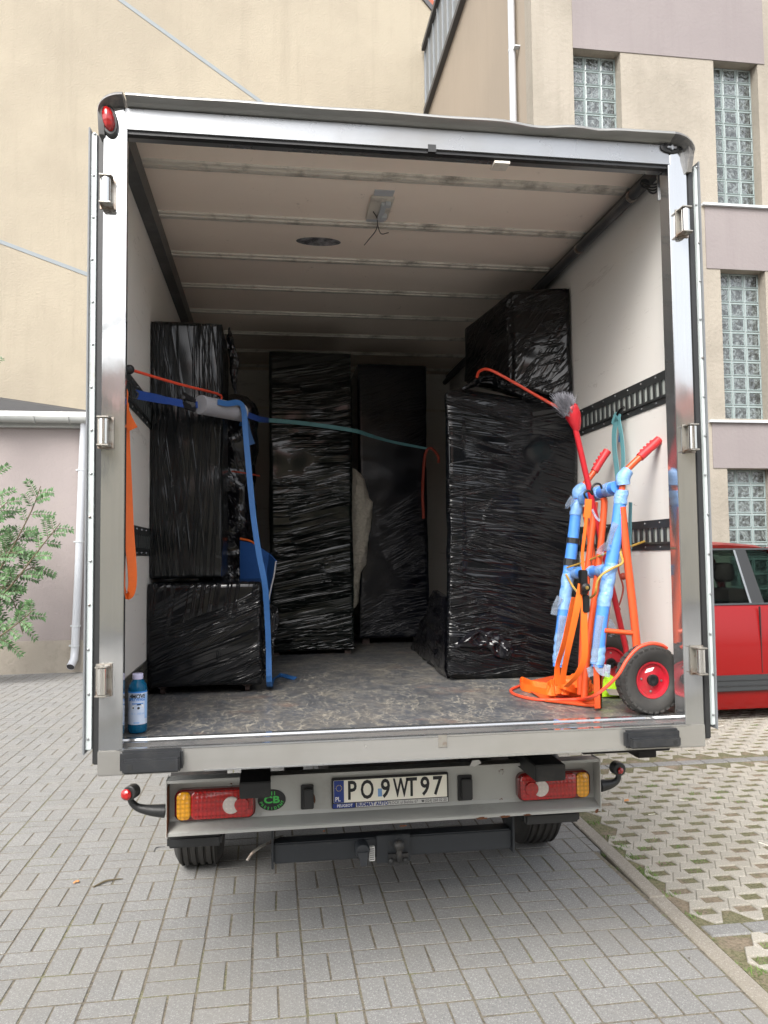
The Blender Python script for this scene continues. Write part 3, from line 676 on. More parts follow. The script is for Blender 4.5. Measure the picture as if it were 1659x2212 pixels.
branch([(-140, 1400, .2), (-10, 1280, .3), (60, 1230, .2), (80, 1230, .1)], 14)
branch([(-140, 1420, 0), (-30, 1390, -.1), (40, 1345, -.1), (72, 1318, -.2)], 13, .22)
branch([(-140, 1420, .2), (-60, 1330, .2), (-10, 1150, .2), (-5, 1000, .2)], 18)
branch([(-140, 1400, .4), (-60, 1240, .3), (20, 1180, .3), (60, 1150, .2)], 16)
branch([(-160, 1380, .5), (-100, 1150, .3), (-60, 900, .3), (-30, 760, .1)], 23, .3)
branch([(-160, 1380, .0), (-80, 1350, .0), (-20, 1290, .0), (20, 1260, 0)], 20)
branch([(-140, 1400, .1), (-40, 1330, .2), (20, 1290, .2), (50, 1370, .1)], 16, .24)
branch([(-150, 1400, .1), (-60, 1380, 0), (-20, 1370, 0), (25, 1395, -.05)], 14, .22)
branch([(-150, 1400, .1), (-60, 1280, 0), (0, 1200, 0), (40, 1195, -.05)], 18, .26)
branch([(-150, 1400, .3), (-80, 1200, .1), (-30, 1130, 0), (20, 1080, -.05)], 18, .26)
b0 = PY(-140, 1400, 8.6); stems.tube([(b0.x-.1, 8.7, 0), (b0.x, 8.6, .3), b0+Vector((0, 0, .1))], [.04, .02], 7)
obj('branches', stems, 'twig', sh); obj('foliage', leaves, 'leafgreen', sh, kind='stuff')

# things behind the camera, mirrored in the steel of the truck ---------------
fb = thing('courtyard_house', (2, -18, 0), 'cream courtyard house facing the truck, seen only mirrored in its steel posts', 'building')
b_ = MB(); b_.box(-14, 14, -19, -18, 0, 5.6); obj('wall', b_, 'house', fb)
b_ = MB(); b_.add([(-14.5, -17.6, 5.5), (14.5, -17.6, 5.5), (14.5, -22, 7.5), (-14.5, -22, 7.5)], [(0, 1, 2, 3)]); obj('roof', b_, 'roof_red', fb)
for k in range(6):
    for z in (.9, 3.4):
        b_ = MB(); b_.box(-11+k*4, -9.8+k*4, -17.99, -17.93, z, z+1.4); obj('window', b_, 'glass_room', fb)
def tree(x, y, h, rad, lab):
    t_ = thing('tree', (x, y, 0), lab, 'tree'); tr = MB(); tr.tube([(x, y, 0), (x+.1, y, h*.4), (x, y+.1, h*.7)], [.2, .14, .06], 8, 3)
    for k in range(6):
        a = k*1.05; tr.tube([(x+.05, y, h*(.35+.05*k)), (x+math.cos(a)*rad*.7, y+math.sin(a)*rad*.7, h*(.55+.05*k))], [.06, .02], 6)
    obj('trunk', tr, 'bark', t_); cr = MB(); rs = random.Random(int(x*10))
    cl_ = [(Vector((rs.gauss(0, .45), rs.gauss(0, .45), rs.gauss(0, .33)))) for _ in range(28)]
    for _ in range(2600):
        c = rs.choice(cl_); q = Vector((x+c.x*rad+rs.gauss(0, .22)*rad*.6, y+c.y*rad+rs.gauss(0, .22)*rad*.6, h*.66+c.z*rad*1.2+rs.gauss(0, .2)*rad*.6))
        a = Vector((rs.gauss(0, 1), rs.gauss(0, 1), rs.gauss(0, .6))).normalized()*.14; b3 = a.orthogonal().normalized()*.08
        cr.add([q-a, q+b3, q+a, q-b3], [(0, 1, 2, 3)])
    obj('crown', cr, 'treeleaf', t_, kind='stuff')
tree(-4.5, -9, 5.5, 2.2, 'leafy tree left behind the viewer, mirrored in the left steel post')
tree(3.5, -11, 6, 2.4, 'leafy tree right behind the viewer, mirrored in the right steel post')

# ================================================================== RED CAR
car = thing('red_car', (4.5, 5.3, 0), 'red hatchback parked side-on to the right of the truck', 'car')
YC = 4.62      # near side
def car_sec(x, zb, zbelt, ztop, yin=.0, tum=.20):
    yc = YC+.82; hw = .82-yin
    pts = []
    for sg in (-1, 1):
        col_ = [(hw*.93, zb), (hw*.985, zb+.12), (hw, zb+.30), (hw*.995, (zb+zbelt)/2+.08), (hw*.965, zbelt-.05), (hw*.93, zbelt)]
        if ztop > zbelt+.05: col_ += [(hw-.06-tum*.35, zbelt+(ztop-zbelt)*.5), (hw-.06-tum*.8, ztop-.10), (hw-.12-tum, ztop-.03), (hw*.4, ztop)]
        else: col_ += [(hw*.9, zbelt+.01), (hw*.8, zbelt+.02), (hw*.6, zbelt+.03), (hw*.3, zbelt+.035)]
        pts.append(col_)
    left = [Vector((x, yc-a, z)) for a, z in pts[0]]; right = [Vector((x, yc+a, z)) for a, z in reversed(pts[1])]
    return left+right
zT = PY(1600, 1168, YC+.30).z; zBelt = PY(1600, 1306, YC+.04).z; zSill = PY(1600, 1532, YC+.04).z
st = [(2.25, .42, .72, .18), (2.35, .30, .95, .06), (2.5, zSill, zBelt-.02, .02), (2.75, zSill, zBelt, 0), (3.7, zSill, zBelt, 0), (4.75, zSill, zBelt-.01, 0), (5.1, zSill, zBelt-.03, 0), (5.5, zSill, zBelt-.06, .01), (5.95, zSill+.02, .85, .04), (6.2, .32, .76, .12), (6.3, .40, .62, .3)]
cb = MB(); cb.rings([car_sec(x, a, b_, b_, y) for x, a, b_, y in st])
cbo = obj('body', cb, 'car_red', car, smooth=35)
# greenhouse: roof shell on pillars, open inside, glazed
YM = YC+.82
def gh(z, sg): q = (z-zBelt)/(zT-zBelt); return YM+sg*(.76-.17*q)
rfm = MB(); zg1 = PY(1600, 1187, YC+.18).z; zg0 = zBelt+.012
rr_ = []
for x, dz, sh_ in ((2.72, -.10, .12), (2.95, -.03, .03), (3.4, 0, 0), (4.2, 0, 0), (4.6, -.03, .02), (4.85, -.09, .08)):
    P = []
    for sg in (-1, 1):
        e_ = [(.76-.17*((zg1-zBelt)/(zT-zBelt)), zg1+.016), (.635, zg1+.05), (.60, zT-.045), (.50, zT-.015), (.25, zT)]
        P.append([(YM+sg*(v-sh_), z_+dz) for v, z_ in e_])
    low = [(YM+.5, zg1+.02+dz), (YM-.5, zg1+.02+dz)]
    rr_.append([Vector((x, y, z_)) for y, z_ in P[0]+P[1][::-1]+low])
rfm.rings(rr_); obj('roof', rfm, 'car_red', car, smooth=35)
def quad(name, xs, z0, z1, mat, off, d=.005, sg=-1):
    a, b2, c, e = xs; m_ = MB(); m_.prism([(a, gh(z0, sg)+sg*off, z0), (b2, gh(z0, sg)+sg*off, z0), (c, gh(z1, sg)+sg*off, z1), (e, gh(z1, sg)+sg*off, z1)], (0, -sg*d, 0)); return obj(name, m_, mat, car)
xa, xb_ = PY(1590, 1190, YC+.16).x, PY(1621, 1298, YC+.06).x
for sg in (-1, 1):
    quad('window', (2.86, xb_-.01, xa-.01, 3.05), zg0, zg1, 'car_glass', .0, .004, sg)
    quad('window_divider', (xb_-.01, xb_+.012, xa+.012, xa-.01), zg0, zg1, 'cladding', .006, .012, sg)
    quad('pillar', (xb_+.014, xb_+.15, xa+.13, xa+.014), zg0, zg1, 'rubber', .006, .03, sg)
    quad('window', (xb_+.155, 4.95, 4.66, xa+.135), zg0, zg1, 'car_glass', .0, .004, sg)
    quad('pillar', (2.66, 2.86, 3.05, 2.93), zg0, zg1+.02, 'car_red', .0, .05, sg)
    quad('pillar', (4.95, 5.05, 4.72, 4.66), zg0, zg1+.02, 'car_red', .0, .05, sg)
    quad('waist_seal', (2.7, 5.0, 5.0, 2.7), zBelt-.004, zBelt+.014, 'car_trim', .012, .03, sg)
    quad('top_seal', (2.95, 4.7, 4.7, 2.95), zg1-.004, zg1+.014, 'car_trim', .008, .02, sg)
for x_, sg in ((2.70, -1), (4.95, 1)):
    b_ = MB(); t_ = x_+(.26 if sg < 0 else -.27); b_.prism([(x_, YM-.68, zg0), (x_, YM+.68, zg0), (t_, YM+.56, zg1), (t_, YM-.56, zg1)], (.005, 0, 0)); obj('windscreen', b_, 'car_glass', car)
hx = PY(1563, 1236, YC+.36)
for y_, x_ in ((hx.y, hx.x), (hx.y+.72, hx.x-.05), (hx.y+.05, hx.x+.85)):
    b_ = MB(); b_.tube([(x_, y_, hx.z-.10), (x_, y_, hx.z-.07), (x_, y_, hx.z), (x_, y_, hx.z+.08), (x_, y_, hx.z+.10)], [.07, .10, .11, .09, .04], 12, 3); b_.box(x_-.10, x_+.12, y_-.24, y_+.24, zBelt-.02, hx.z-.17); b_.tube([(x_-.03, y_-.07, hx.z-.2), (x_-.03, y_-.07, hx.z-.05)], .007, 6); b_.tube([(x_-.03, y_+.07, hx.z-.2), (x_-.03, y_+.07, hx.z-.05)], .007, 6); obj('seat', b_, 'car_seat', car, smooth=50)
b_ = MB(); b_.box(2.7, 5.0, YM-.72, YM+.72, zBelt+.0365, zBelt+.040); obj('cabin_dark_sheet', b_, 'rubber', car)  # black sheet at belt height that gives the cabin its dark interior
zm0, zm1 = PY(1600, 1492, YC).z, PY(1600, 1456, YC).z
b_ = MB(); b_.box(2.62, 5.35, YC-.028, YC+.03, zm0, zm1-.008); mo = obj('side_moulding', b_, 'car_trim', car, bevel=.006)
for q in (.33, .66): b_ = MB(); z = zm0+(zm1-zm0)*q; b_.box(2.64, 5.3, YC-.034, YC-.027, z-.004, z+.004); obj('moulding_rib', b_, 'buffer', mo)
b_ = MB(); xd = PY(1641, 1305, YC).x; b_.box(xd, xd+.006, YC-.004, YC+.02, zm1+.01, zBelt-.02); obj('door_gap', b_, 'rubber', car)
for x in (2.95, 5.55):
    for y in (YC+.06, YC+1.42):
        b_ = MB(); b_.lathe([(.17, 0), (.27, .0), (.30, .03), (.30, .15), (.27, .18), (.17, .18)], (x, y, .30), (0, 1, 0), 28); w_ = obj('wheel', b_, 'tyre', car, smooth=40)
        b_ = MB(); b_.lathe([(.02, .03), (.16, .015), (.175, .02), (.175, .16)], (x, y, .30), (0, 1, 0), 20); obj('rim', b_, 'rim', w_)
b_ = MB(); b_.box(2.5, 6.0, YC+.12, YC+1.5, .16, zSill+.03); obj('underbody', b_, 'chassis', car)

# ================================================================== TRUCK
trk = thing('moving_truck', (0, 2, 0), 'white box truck seen from behind with rear doors folded back and cargo inside', 'truck')
XO, XI, XW = 1.10, 1.03, 1.088
ZBm, ZS, ZO, ZT_, ZF, ZC = .985, 1.069, 3.232, 3.314, 1.082, 3.335
YE = 4.05
for sg in (-1, 1):
    b_ = MB(); x0, x1 = sorted((sg*XI, sg*XO)); b_.box(x0, x1, 0, .09, ZBm+.001, ZT_); po = obj('rear_post', b_, 'steel', trk, bevel=.004)
    b_ = MB(); x0, x1 = sorted((sg*(XI-.010), sg*(XI+.012))); b_.box(x0, x1, -.006, -.0005, ZS, ZO); obj('post_trim', b_, 'steel', po, bevel=.002)
    b_ = MB(); x0, x1 = sorted((sg*XW, sg*(XO+.004))); b_.box(x0, x1, .0905, YE, ZBm+.03, ZC+.05); obj('side_wall', b_, 'wall', trk)
    # cornice
    b_ = MB()
    if sg > 0:
        b_.box(XW-.035, XW-.001, .10, YE, ZC-.055, ZC-.012); cn = obj('cornice', b_, 'cornice', trk)
        b_ = MB(); b_.tube([(XW-.05, .22, ZC-.07), (XW-.045, YE, ZC-.07)], .022, 10); obj('conduit', b_, 'cornice', cn, smooth=50)
        for y in (.33, .92, 1.6): b_ = MB(); b_.tube([(XW-.05, y, ZC-.07), (XW-.05, y+.02, ZC-.07)], .026, 10); obj('conduit_clip', b_, 'hinge_dirty', cn)
        b_ = MB()
        for k in range(4): b_.tube([(XW-.05, .22, ZC-.07), (XW-.09+k*.01, .16, ZC-.10-k*.012), (XW-.05, .12, ZC-.12-.01*k), (XW-.03, .10, ZC-.08)], .004, 5, 5)
        obj('cable_loop', b_, 'rubber', cn)
        b_ = MB(); a = PY(1425, 400, .095); b_.box(a.x-.012, a.x+.025, .088, .098, a.z-.065, a.z+.075); br = obj('latch_bracket', b_, 'alu', trk, bevel=.002)
        for dz in (-.04, .01): b_ = MB(); b_.lathe([(.007, 0), (.007, .002)], (a.x+.006, .086, a.z+dz), (0, -1, 0), 10); obj('bolt_hole', b_, 'rubber', br)
    else:
        b_.box(-XW+.001, -XW+.055, .10, YE, ZC-.10, ZC-.012); obj('cornice', b_, 'cornice', trk)
    # outer skin below post and corner
b_ = MB(); b_.box(-XW, XW, YE, YE+.03, ZBm, ZC+.05); obj('front_wall', b_, 'wall', trk)
b_ = MB(); b_.box(-XW, XW, YE-.012, YE-.001, ZC-.34, ZC-.32); obj('wall_trim', b_, 'bow', trk)
b_ = MB(); b_.box(-XI, XI, 0.001, .085, ZO, ZT_); hd = obj('header_beam', b_, 'alu', trk, bevel=.003)
b_ = MB(); b_.box(-XI+.002, XI-.002, .004, .03, ZO-.012, ZO-.001); obj('header_seal', b_, 'rubber', hd)
b_ = MB(); b_.box(-XI+.002, XI-.002, -.005, .0005, ZO+.001, ZO+.010); obj('header_trim', b_, 'alu', hd)
a = PY(933, 321, -.004); b_ = MB(); b_.box(a.x-.015, a.x+.015, -.008, .02, a.z-.014, a.z+.014); obj('seal_clip', b_, 'rubber', hd)
a = PY(1080, 345, .03); b_ = MB(); b_.box(a.x-.03, a.x+.03, .0, .06, ZO-.034, ZO-.025); obj('latch_keeper', b_, 'bow', hd)
# dirty streaks patches on posts come with the material; visor lip
vis = MB(); vx = 1.105
def vis_ring(x, dent=0):
    zt = ZT_
    P = [(.09, zt+.002), (0, zt+.002), (-.006, zt+.003), (-.014, zt+.008), (-.026, zt+.013), (-.044, zt+.015), (-.050, zt+.018), (-.050, zt+.024), (-.044, zt+.030), (-.02, zt+.034), (.05, zt+.046), (.09, zt+.048)]
    return [Vector((x, y+dent*.012*(1 if y < 0 else 0), z+dent*(-.008 if y < -.01 else 0))) for y, z in P]
xs = [-1.02+k*2.05/60 for k in range(61)]
vis.rings([vis_ring(x, (math.exp(-((x-.48)/.10)**2)+.6*math.exp(-((x-.72)/.06)**2)+.25*noise.noise(Vector((x*4, 0, 0))))) for x in xs])
vo = obj('visor', vis, 'visor', trk, smooth=50)
for sg in (-1, 1):
    c = MB(); rr_ = []
    for k in range(9):
        a = k/8*math.pi/2; cx = sg*(1.03+math.sin(a)*.080)
        f = vis_ring(0); dz = -(1-math.cos(a))*.060
        rr_.append([Vector((cx+sg*0, p.y, p.z+dz)) if True else p for p in f])
    c.rings(rr_); 
    c.prism([(sg*1.115, .09, ZT_-.10), (sg*1.115, -.012, ZT_-.11), (sg*1.115, -.035, ZT_-.04), (sg*1.115, -.03, ZT_-.015), (sg*1.115, .09, ZT_)], (-sg*.02, 0, 0))
    obj('corner_cap', c, 'visor_cap', vo, smooth=50)
b_ = MB(); b_.box(-XO, XO, .09, YE+.03, ZC+.010, ZC+.024); obj('roof_skin', b_, 'doorwhite', trk)
# marker lights
a = PY(235, 262, -.03); b_ = MB()
def ell(c, rx, rz, d, prof, tilt=0, n=20):
    m_ = MB(); rings = []
    for f, y in prof: rings.append([Vector((c[0]+(math.cos(2*math.pi*k/n)*rx*f*math.cos(tilt)-math.sin(2*math.pi*k/n)*rz*f*math.sin(tilt)), c[1]-y, c[2]+math.cos(2*math.pi*k/n)*rx*f*math.sin(tilt)+math.sin(2*math.pi*k/n)*rz*f*math.cos(tilt))) for k in range(n)])
    return m_.rings(rings)
a = PY(236, 263, 0); ml = obj('marker_light', ell((a.x, 0, a.z), .027, .053, 0, [(1.12, -.01), (1.12, .012), (1.0, .016)], .22), 'rubber', trk, label='red clearance lamp with intact lens')
obj('lens', ell((a.x, -.012, a.z+.002), .022, .046, 0, [(1, 0), (.95, .012), (.75, .024), (.4, .031), (.02, .033)], .22), 'lens_red', ml, smooth=60)
a = PY(1449, 320, 0); ml = obj('marker_light', ell((a.x, 0, a.z), .044, .021, 0, [(1.05, -.01), (1.05, .006), (.85, .008), (.8, .001), (.02, .001)], 0), 'rubber', trk, label='broken clearance lamp with its lens missing')
b_ = MB(); b_.box(a.x-.018, a.x+.022, -.009, -.001, a.z-.004, a.z+.005); b_.box(a.x-.002, a.x+.006, -.012, -.001, a.z-.012, a.z+.010); obj('bulb_holder', b_, 'rivet', ml, bevel=.002)
# hinges
def hinge_parts():
    k = MB(); k.lathe([(.0155, -.043), (.0155, .043)], (0, 0, 0), n=16)
    s_ = MB()
    for z in (-.05, .046): s_.prism([(-.02, -.02, z), (.018, -.02, z), (.024, .0, z), (.02, .03, z), (-.022, .03, z)], (0, 0, .005)); s_.lathe([(.008, z-.004), (.008, z+.008)], (0, 0, 0), n=8)
    s_.box(-.026, .028, .028, .034, -.055, .055)
    return k, s_
hk, hs_ = hinge_parts(); mk = mesh('knuckle', hk, 'hinge_steel', 40); ms = mesh('hinge', hs_, 'hinge_dirty', bevel=.001)
for px_, py_ in ((229, 411), (224, 932), (220, 1472), (1481, 476), (1496, 945), (1514, 1428)):
    a = PY(px_, py_, -.034); h = inst('hinge', ms, trk, (a.x, -.034, a.z)); kk = bpy.data.objects.new('knuckle', mk); COL.objects.link(kk); kk.parent = h
# sill
b_ = MB(); b_.box(-XO-.002, XO+.001, -.004, .05, ZBm, ZS-.0); sl_ = obj('sill_beam', b_, 'steel_sill', trk, bevel=.003)
b_ = MB(); b_.add([(-XI, -.006, ZS-.003), (XI, -.006, ZS-.003), (XI, -.006, ZS+.003), (-XI, -.006, ZS+.003), (-XI, .012, ZS+.004), (XI, .012, ZS+.004), (-XI, .04, ZS+.001), (XI, .04, ZS+.001), (-XI, .052, ZS+.010), (XI, .052, ZS+.010), (-XI, .075, ZS+.012), (XI, .075, ZS+.012), (-XI, .08, ZS+.018), (XI, .08, ZS+.018), (-XI, .11, ZS+.018), (XI, .11, ZS+.018)],
                  [(0, 1, 2, 3), (3, 2, 5, 4), (4, 5, 7, 6), (6, 7, 9, 8), (8, 9, 11, 10), (10, 11, 13, 12), (12, 13, 15, 14)]); obj('threshold_strip', b_, 'steel', sl_)
a = PY(956, 1600, -.006); b_ = MB(); b_.box(a.x-.015, a.x+.015, -.008, -.004, a.z-.022, ZS+.004); obj('latch_notch', b_, 'hinge_dirty', sl_)
b_ = MB(); b_.box(-.75, .78, -.006, -.0042, ZBm+.001, ZBm+.006); obj('lower_flange', b_, 'steel', sl_)
# buffers
for (x0, x1, y0, y1) in ((256, 393, 1632, 1672), (1357, 1475, 1586, 1617)):
    a = PY(x0, (y0+y1)/2, -.05); c = PY(x1, (y0+y1)/2, -.05); za = (PY((x0+x1)/2, y1, -.05).z); zb_ = PY((x0+x1)/2, y0, -.05).z
    b_ = MB(); b_.box(a.x, c.x, -.035, -.0045, za, zb_+.012); bu = obj('buffer', b_, 'buffer', trk, bevel=.008)
    b_ = MB(); b_.box(a.x+.012, c.x-.008, -.055, -.03, za+.003, zb_-.012); obj('buffer_face', b_, 'buffer', bu, bevel=.005)
    for q in (.18, .85): b_ = MB(); b_.lathe([(.010, 0), (.010, .001), (.007, .0012)], (a.x+(c.x-a.x)*q, -.0545, (za+zb_)/2-.006), (0, -1, 0), 12); obj('screw_hole', b_, 'rubber', bu)
# floor, ceiling, bows
b_ = MB(); b_.box(-XW, XW, .1105, YE, ZBm+.03, ZF); fl = obj('floor', b_, 'floor', trk)
b_ = MB(); b_.box(-XW+.03, -XW+.033, .11, 2.5, ZF, ZF+.0006); obj('floor_joint', b_, 'rubber', fl)
for k in range(8): b_ = MB(); b_.box(-XW+.001, -XW+.006, .12, YE, ZF+.003+k*.021, ZF+.020+k*.021); obj('kick_strip', b_, 'kick', trk)
b_ = MB(); b_.box(XW-.02, XW-.001, .12, YE, ZF+.0005, ZF+.03); obj('floor_angle', b_, 'bow', trk)
ce = MB(); ce.box(-XW+.001, XW-.001, .09, YE, ZC+.012, ZC+.045); ce = obj('ceiling', ce, 'ceil', trk)
ys = [.43+.49*k for k in range(8)]
ed = [.09]+ys+[YE-.01]
for a, c in zip(ed[:-1], ed[1:]):
    b_ = MB(); b_.box(-XW+.002, XW-.002, a+.02 if a > .1 else a, c-.02 if c < 4 else c, ZC, ZC+.0115); obj('ceiling_panel', b_, 'ceil', ce, bevel=.002)
bw = MB(); L_ = XW-.04
prof = [(-.036, 0), (-.030, -.012), (-.012, -.013), (-.010, -.020), (.008, -.020), (.010, -.011), (.016, -.011), (.018, -.017), (.034, -.014), (.038, 0), (.038, .004), (-.036, .004)]
bw.rings([[Vector((x, a, c)) for a, c in prof] for x in (-L_, L_)]); mbw = mesh('roof_bow', bw, 'bow')
for y in ys: inst('roof_bow', mbw, ce, (0, y, ZC+.004))
# patch and lamp on the ceiling
a = PZ(688, 522, ZC-.001); rp = MB(); n_ = 40; rp.add([(a.x+.115*math.cos(2*math.pi*k/n_), a.y+.055*math.sin(2*math.pi*k/n_), ZC-.0012) for k in range(n_)], [tuple(range(n_))])
pm, t, b = nodes('patch_grey'); b.inputs['Roughness'].default_value = .8
c_ = N(t, 'ShaderNodeTexCoord'); t.links.new(ramp(t, tex(t, 16, 8, .7), [(.40, (.30, .30, .31)), (.52, (.15, .15, .155)), (.6, (.05, .05, .055))]), b.inputs['Base Color']); MT['patch'] = pm
obj('repair_patch', rp, 'patch', ce)
a0 = PZ(815, 410, ZC-.002); b0_ = PZ(860, 412, ZC-.002); c0_ = PZ(788, 480, ZC-.002)
la = MB(); la.box(a0.x-.01, b0_.x-.015, a0.y, c0_.y, ZC-.004, ZC-.0005); la = obj('ceiling_lamp', la, 'pipe_white', trk)
xm = (a0.x+b0_.x)/2-.01
b_ = MB(); b_.box(xm-.055, xm+.05, a0.y+.05, c0_.y-.06, ZC-.014, ZC-.004); obj('lamp_tray', b_, 'bow', la, bevel=.003)
b_ = MB(); b_.box(xm-.004, xm+.02, a0.y+.09, c0_.y-.09, ZC-.030, ZC-.014); b_.box(xm+.012, xm+.038, a0.y+.08, a0.y+.11, ZC-.034, ZC-.014); b_.box(xm+.012, xm+.038, c0_.y-.14, c0_.y-.10, ZC-.036, ZC-.014); obj('lamp_holder', b_, 'zinc', la, bevel=.002)
b_ = MB(); s_ = Vector((xm, c0_.y-.08, ZC-.02)); b_.tube([s_+Vector((-.03, -.08, 0)), s_, s_+Vector((0, .05, -.03)), s_+Vector((-.03, .10, -.06)), s_+Vector((-.05, .12, -.08))], .0022, 5, 5); b_.tube([s_+Vector((.02, -.03, 0)), s_, s_+Vector((.02, .04, -.05)), s_+Vector((.06, .04, -.045))], .0022, 5, 5); obj('loose_wire', b_, 'rubber', la)
# track rails
def rail(sg, z0, z1, label=None):
    xw = sg*(XW-.0005); t_ = .006
    def bx(m_, y0, y1, a, c, th): x0, x1 = sorted((xw, xw-sg*th)); m_.box(x0, x1, y0, y1, a, c)
    h = z1-z0; m_ = MB()
    bx(m_, .10, YE, z0, z0+h*.20, t_*.5); bx(m_, .10, YE, z0+h*.20, z0+h*.27, t_*1.3); bx(m_, .10, YE, z1-h*.27, z1-h*.20, t_*1.3); bx(m_, .10, YE, z1-h*.20, z1, t_*.5)
    ro = obj('track_rail', m_, 'rail', trk, label=label)
    pm_ = MB(); bx(pm_, .10, YE, z0+h*.27, z1-h*.27, .001); obj('rail_backing', pm_, 'railpale', ro)
    br = MB(); x0, x1 = sorted((xw, xw-sg*t_*1.3)); br.box(x0, x1, -.010, .010, z0+h*.27, z1-h*.27)
    x0, x1 = sorted((xw, xw-sg*t_*.8)); br.box(x0, x1, .010, .015, z0+h*.40, z0+h*.60)
    me = mesh('rail_bar', br, 'rail'); y = .12; k = 0
    while y < YE-.05 and k < 60: inst('rail_bar', me, ro, (0, y, 0)); y += .052; k += 1
    sc = MB()
    for k in range(30):
        for z in (z0+h*.1, z1-h*.1): sc.lathe([(.0045, 0), (.004, .003), (.0005, .0035)], (xw-sg*t_*.5, .14+k*.13, z), (-sg, 0, 0), 8)
    obj('rail_screws', sc, 'rivet', ro, kind='stuff')
zr = [PX(1447, 868, XW).z, PX(1447, 795, XW).z, PX(1460, 1188, XW).z, PX(1460, 1119, XW).z]
for sg in (-1, 1): rail(sg, zr[0], zr[1]); rail(sg, zr[2], zr[3])
# doors
for sg in (-1, 1):
    xa_, xb2 = (1.130, 1.151) if sg < 0 else (1.130, 1.143)
    ya = .04 if sg < 0 else .0
    xa_, xb2 = sg*xa_, sg*xb2; x0, x1 = sorted((xa_, xb2)); ztop, zbot = 3.235, 1.062
    b_ = MB(); b_.box(x0, x1, ya, ya+1.08, zbot, ztop); d_ = obj('cargo_door', b_, 'doorwhite', trk, bevel=.003)
    b_ = MB(); x0, x1 = sorted((xb2, xb2+sg*.007)); b_.box(x0, x1, ya-.012, ya+.05, zbot-.012, ztop+.015); obj('edge_seal', b_, 'doorgrey', d_, bevel=.002)
    b_ = MB(); x0, x1 = sorted((xa_-sg*.001, sg*1.103)); b_.box(x0, x1, ya+.004, ya+.06, zbot-.05, ztop+.0); obj('door_gasket', b_, 'rubber', d_, bevel=.004)
    b_ = MB(); x0, x1 = sorted((xb2, xa_)); b_.box(x0+.001, x1-.001, ya-.003, ya+.001, zbot+.004, ztop-.004); obj('edge_trim', b_, 'doorwhite', d_)
    for k in range(15):
        b_ = MB(); b_.lathe([(.005, 0), (.0045, .003), (.001, .004)], ((xa_+xb2)/2+sg*random.uniform(-.004, .004), ya-.003, zbot+.04+k*.152), (0, -1, 0), 8); obj('rivet', b_, 'rivet', d_)
# rear underside
b_ = MB(); b_.box(-1.05, 1.05, .12, YE, ZBm-.02, ZBm+.028); obj('subfloor', b_, 'chassis', trk)
for sg in (-1, 1): b_ = MB(); b_.box(sg*.42-.04, sg*.42+.04, .75, 5.0, .70, .82); obj('chassis_rail', b_, 'chassis', trk)
for y in (.9, 1.5, 2.6, 3.4): b_ = MB(); b_.box(-1.0, 1.0, y, y+.06, .82, ZBm-.02); obj('cross_member', b_, 'chassis', trk)
# step beams hanging below the box, running back
for (x0, x1, yt, yb_, Y0) in ((517, 585, 1690, 1725, .42), (1157, 1222, 1652, 1688, .42)):
    a = PY(x0, (yt+yb_)/2, Y0); c = PY(x1, (yt+yb_)/2, Y0); z1 = PY((x0+x1)/2, yt, Y0).z; z0 = PY((x0+x1)/2, yb_, Y0).z
    b_ = MB(); b_.box(a.x, c.x, Y0, 1.4, z0, z1); obj('support_beam', b_, 'black_paint', trk, bevel=.004)
a = PY(1250, 1635, .3); c = PY(1435, 1620, .3); b_ = MB(); b_.box(a.x, c.x, .25, .33, ZBm-.075, ZBm-.005); b_.box(c.x-.14, c.x-.06, .25, .4, ZBm-.10, ZBm-.07); b_.box(a.x, a.x+.08, .3, 1.1, ZBm-.06, ZBm); obj('side_bracket', b_, 'chassis', trk, bevel=.003)
# bumper
YW, YFL = .70, .625
xl = PY(360, 1740, YFL).x; xr = PY(1296, 1700, YFL).x; zt_ = PY(800, 1665, YFL).z; zb_ = (PY(360, 1808, YFL).z+PY(1296, 1752, YFL).z)/2
bm = MB()
prof = [(YFL, zt_), (YFL, zt_-.012), (YFL+.01, zt_-.012), (YW-.004, zt_-.016), (YW, zt_-.022), (YW, zb_+.055), (YW-.006, zb_+.040), (YFL+.008, zb_+.018), (YFL, zb_+.012), (YFL, zb_), (YFL+.010, zb_), (YW+.012, zb_+.034), (YW+.012, zt_-.004), (YFL+.01, zt_)]
bm.rings([[Vector((x, y, z)) for y, z in prof] for x in (xl, xr)]); bm = obj('bumper', bm, 'bumper', trk, bevel=.0)
for x in (xl-.004, xr): b_ = MB(); b_.prism([(x, y, z) for y, z in [(YFL-.002, zt_+.001), (YFL-.002, zb_-.003), (YW+.014, zb_+.03), (YW+.014, zt_+.001)]], (.004, 0, 0)); obj('end_plate', b_, 'bumper', bm)
b_ = MB(); b_.prism([(xl+.001, YFL-.006, zb_+.0), (xl+.001, YW-.002, zb_+.05), (xl+.001, YW-.002, zt_-.03), (xl+.001, YFL+.004, zt_-.03)], (.002, 0, 0)); obj('rust_edge', b_, 'rust', bm)
def blot(mb, px_, py_, rx, rz, Y):
    c = PY(px_, py_, Y); n_ = 16; q = [random.uniform(.6, 1.15) for _ in range(n_)]
    mb.add([(c.x+rx*q[k]*math.cos(2*math.pi*k/n_), Y, c.z+rz*q[k]*math.sin(2*math.pi*k/n_)) for k in range(n_)]+[(c.x+rx*q[k]*math.cos(2*math.pi*k/n_)*.9, Y+.003, c.z+rz*q[k]*math.sin(2*math.pi*k/n_)*.9) for k in range(n_)], [tuple(range(n_))]+[(i, (i+1) % n_, n_+(i+1) % n_, n_+i) for i in range(n_)])
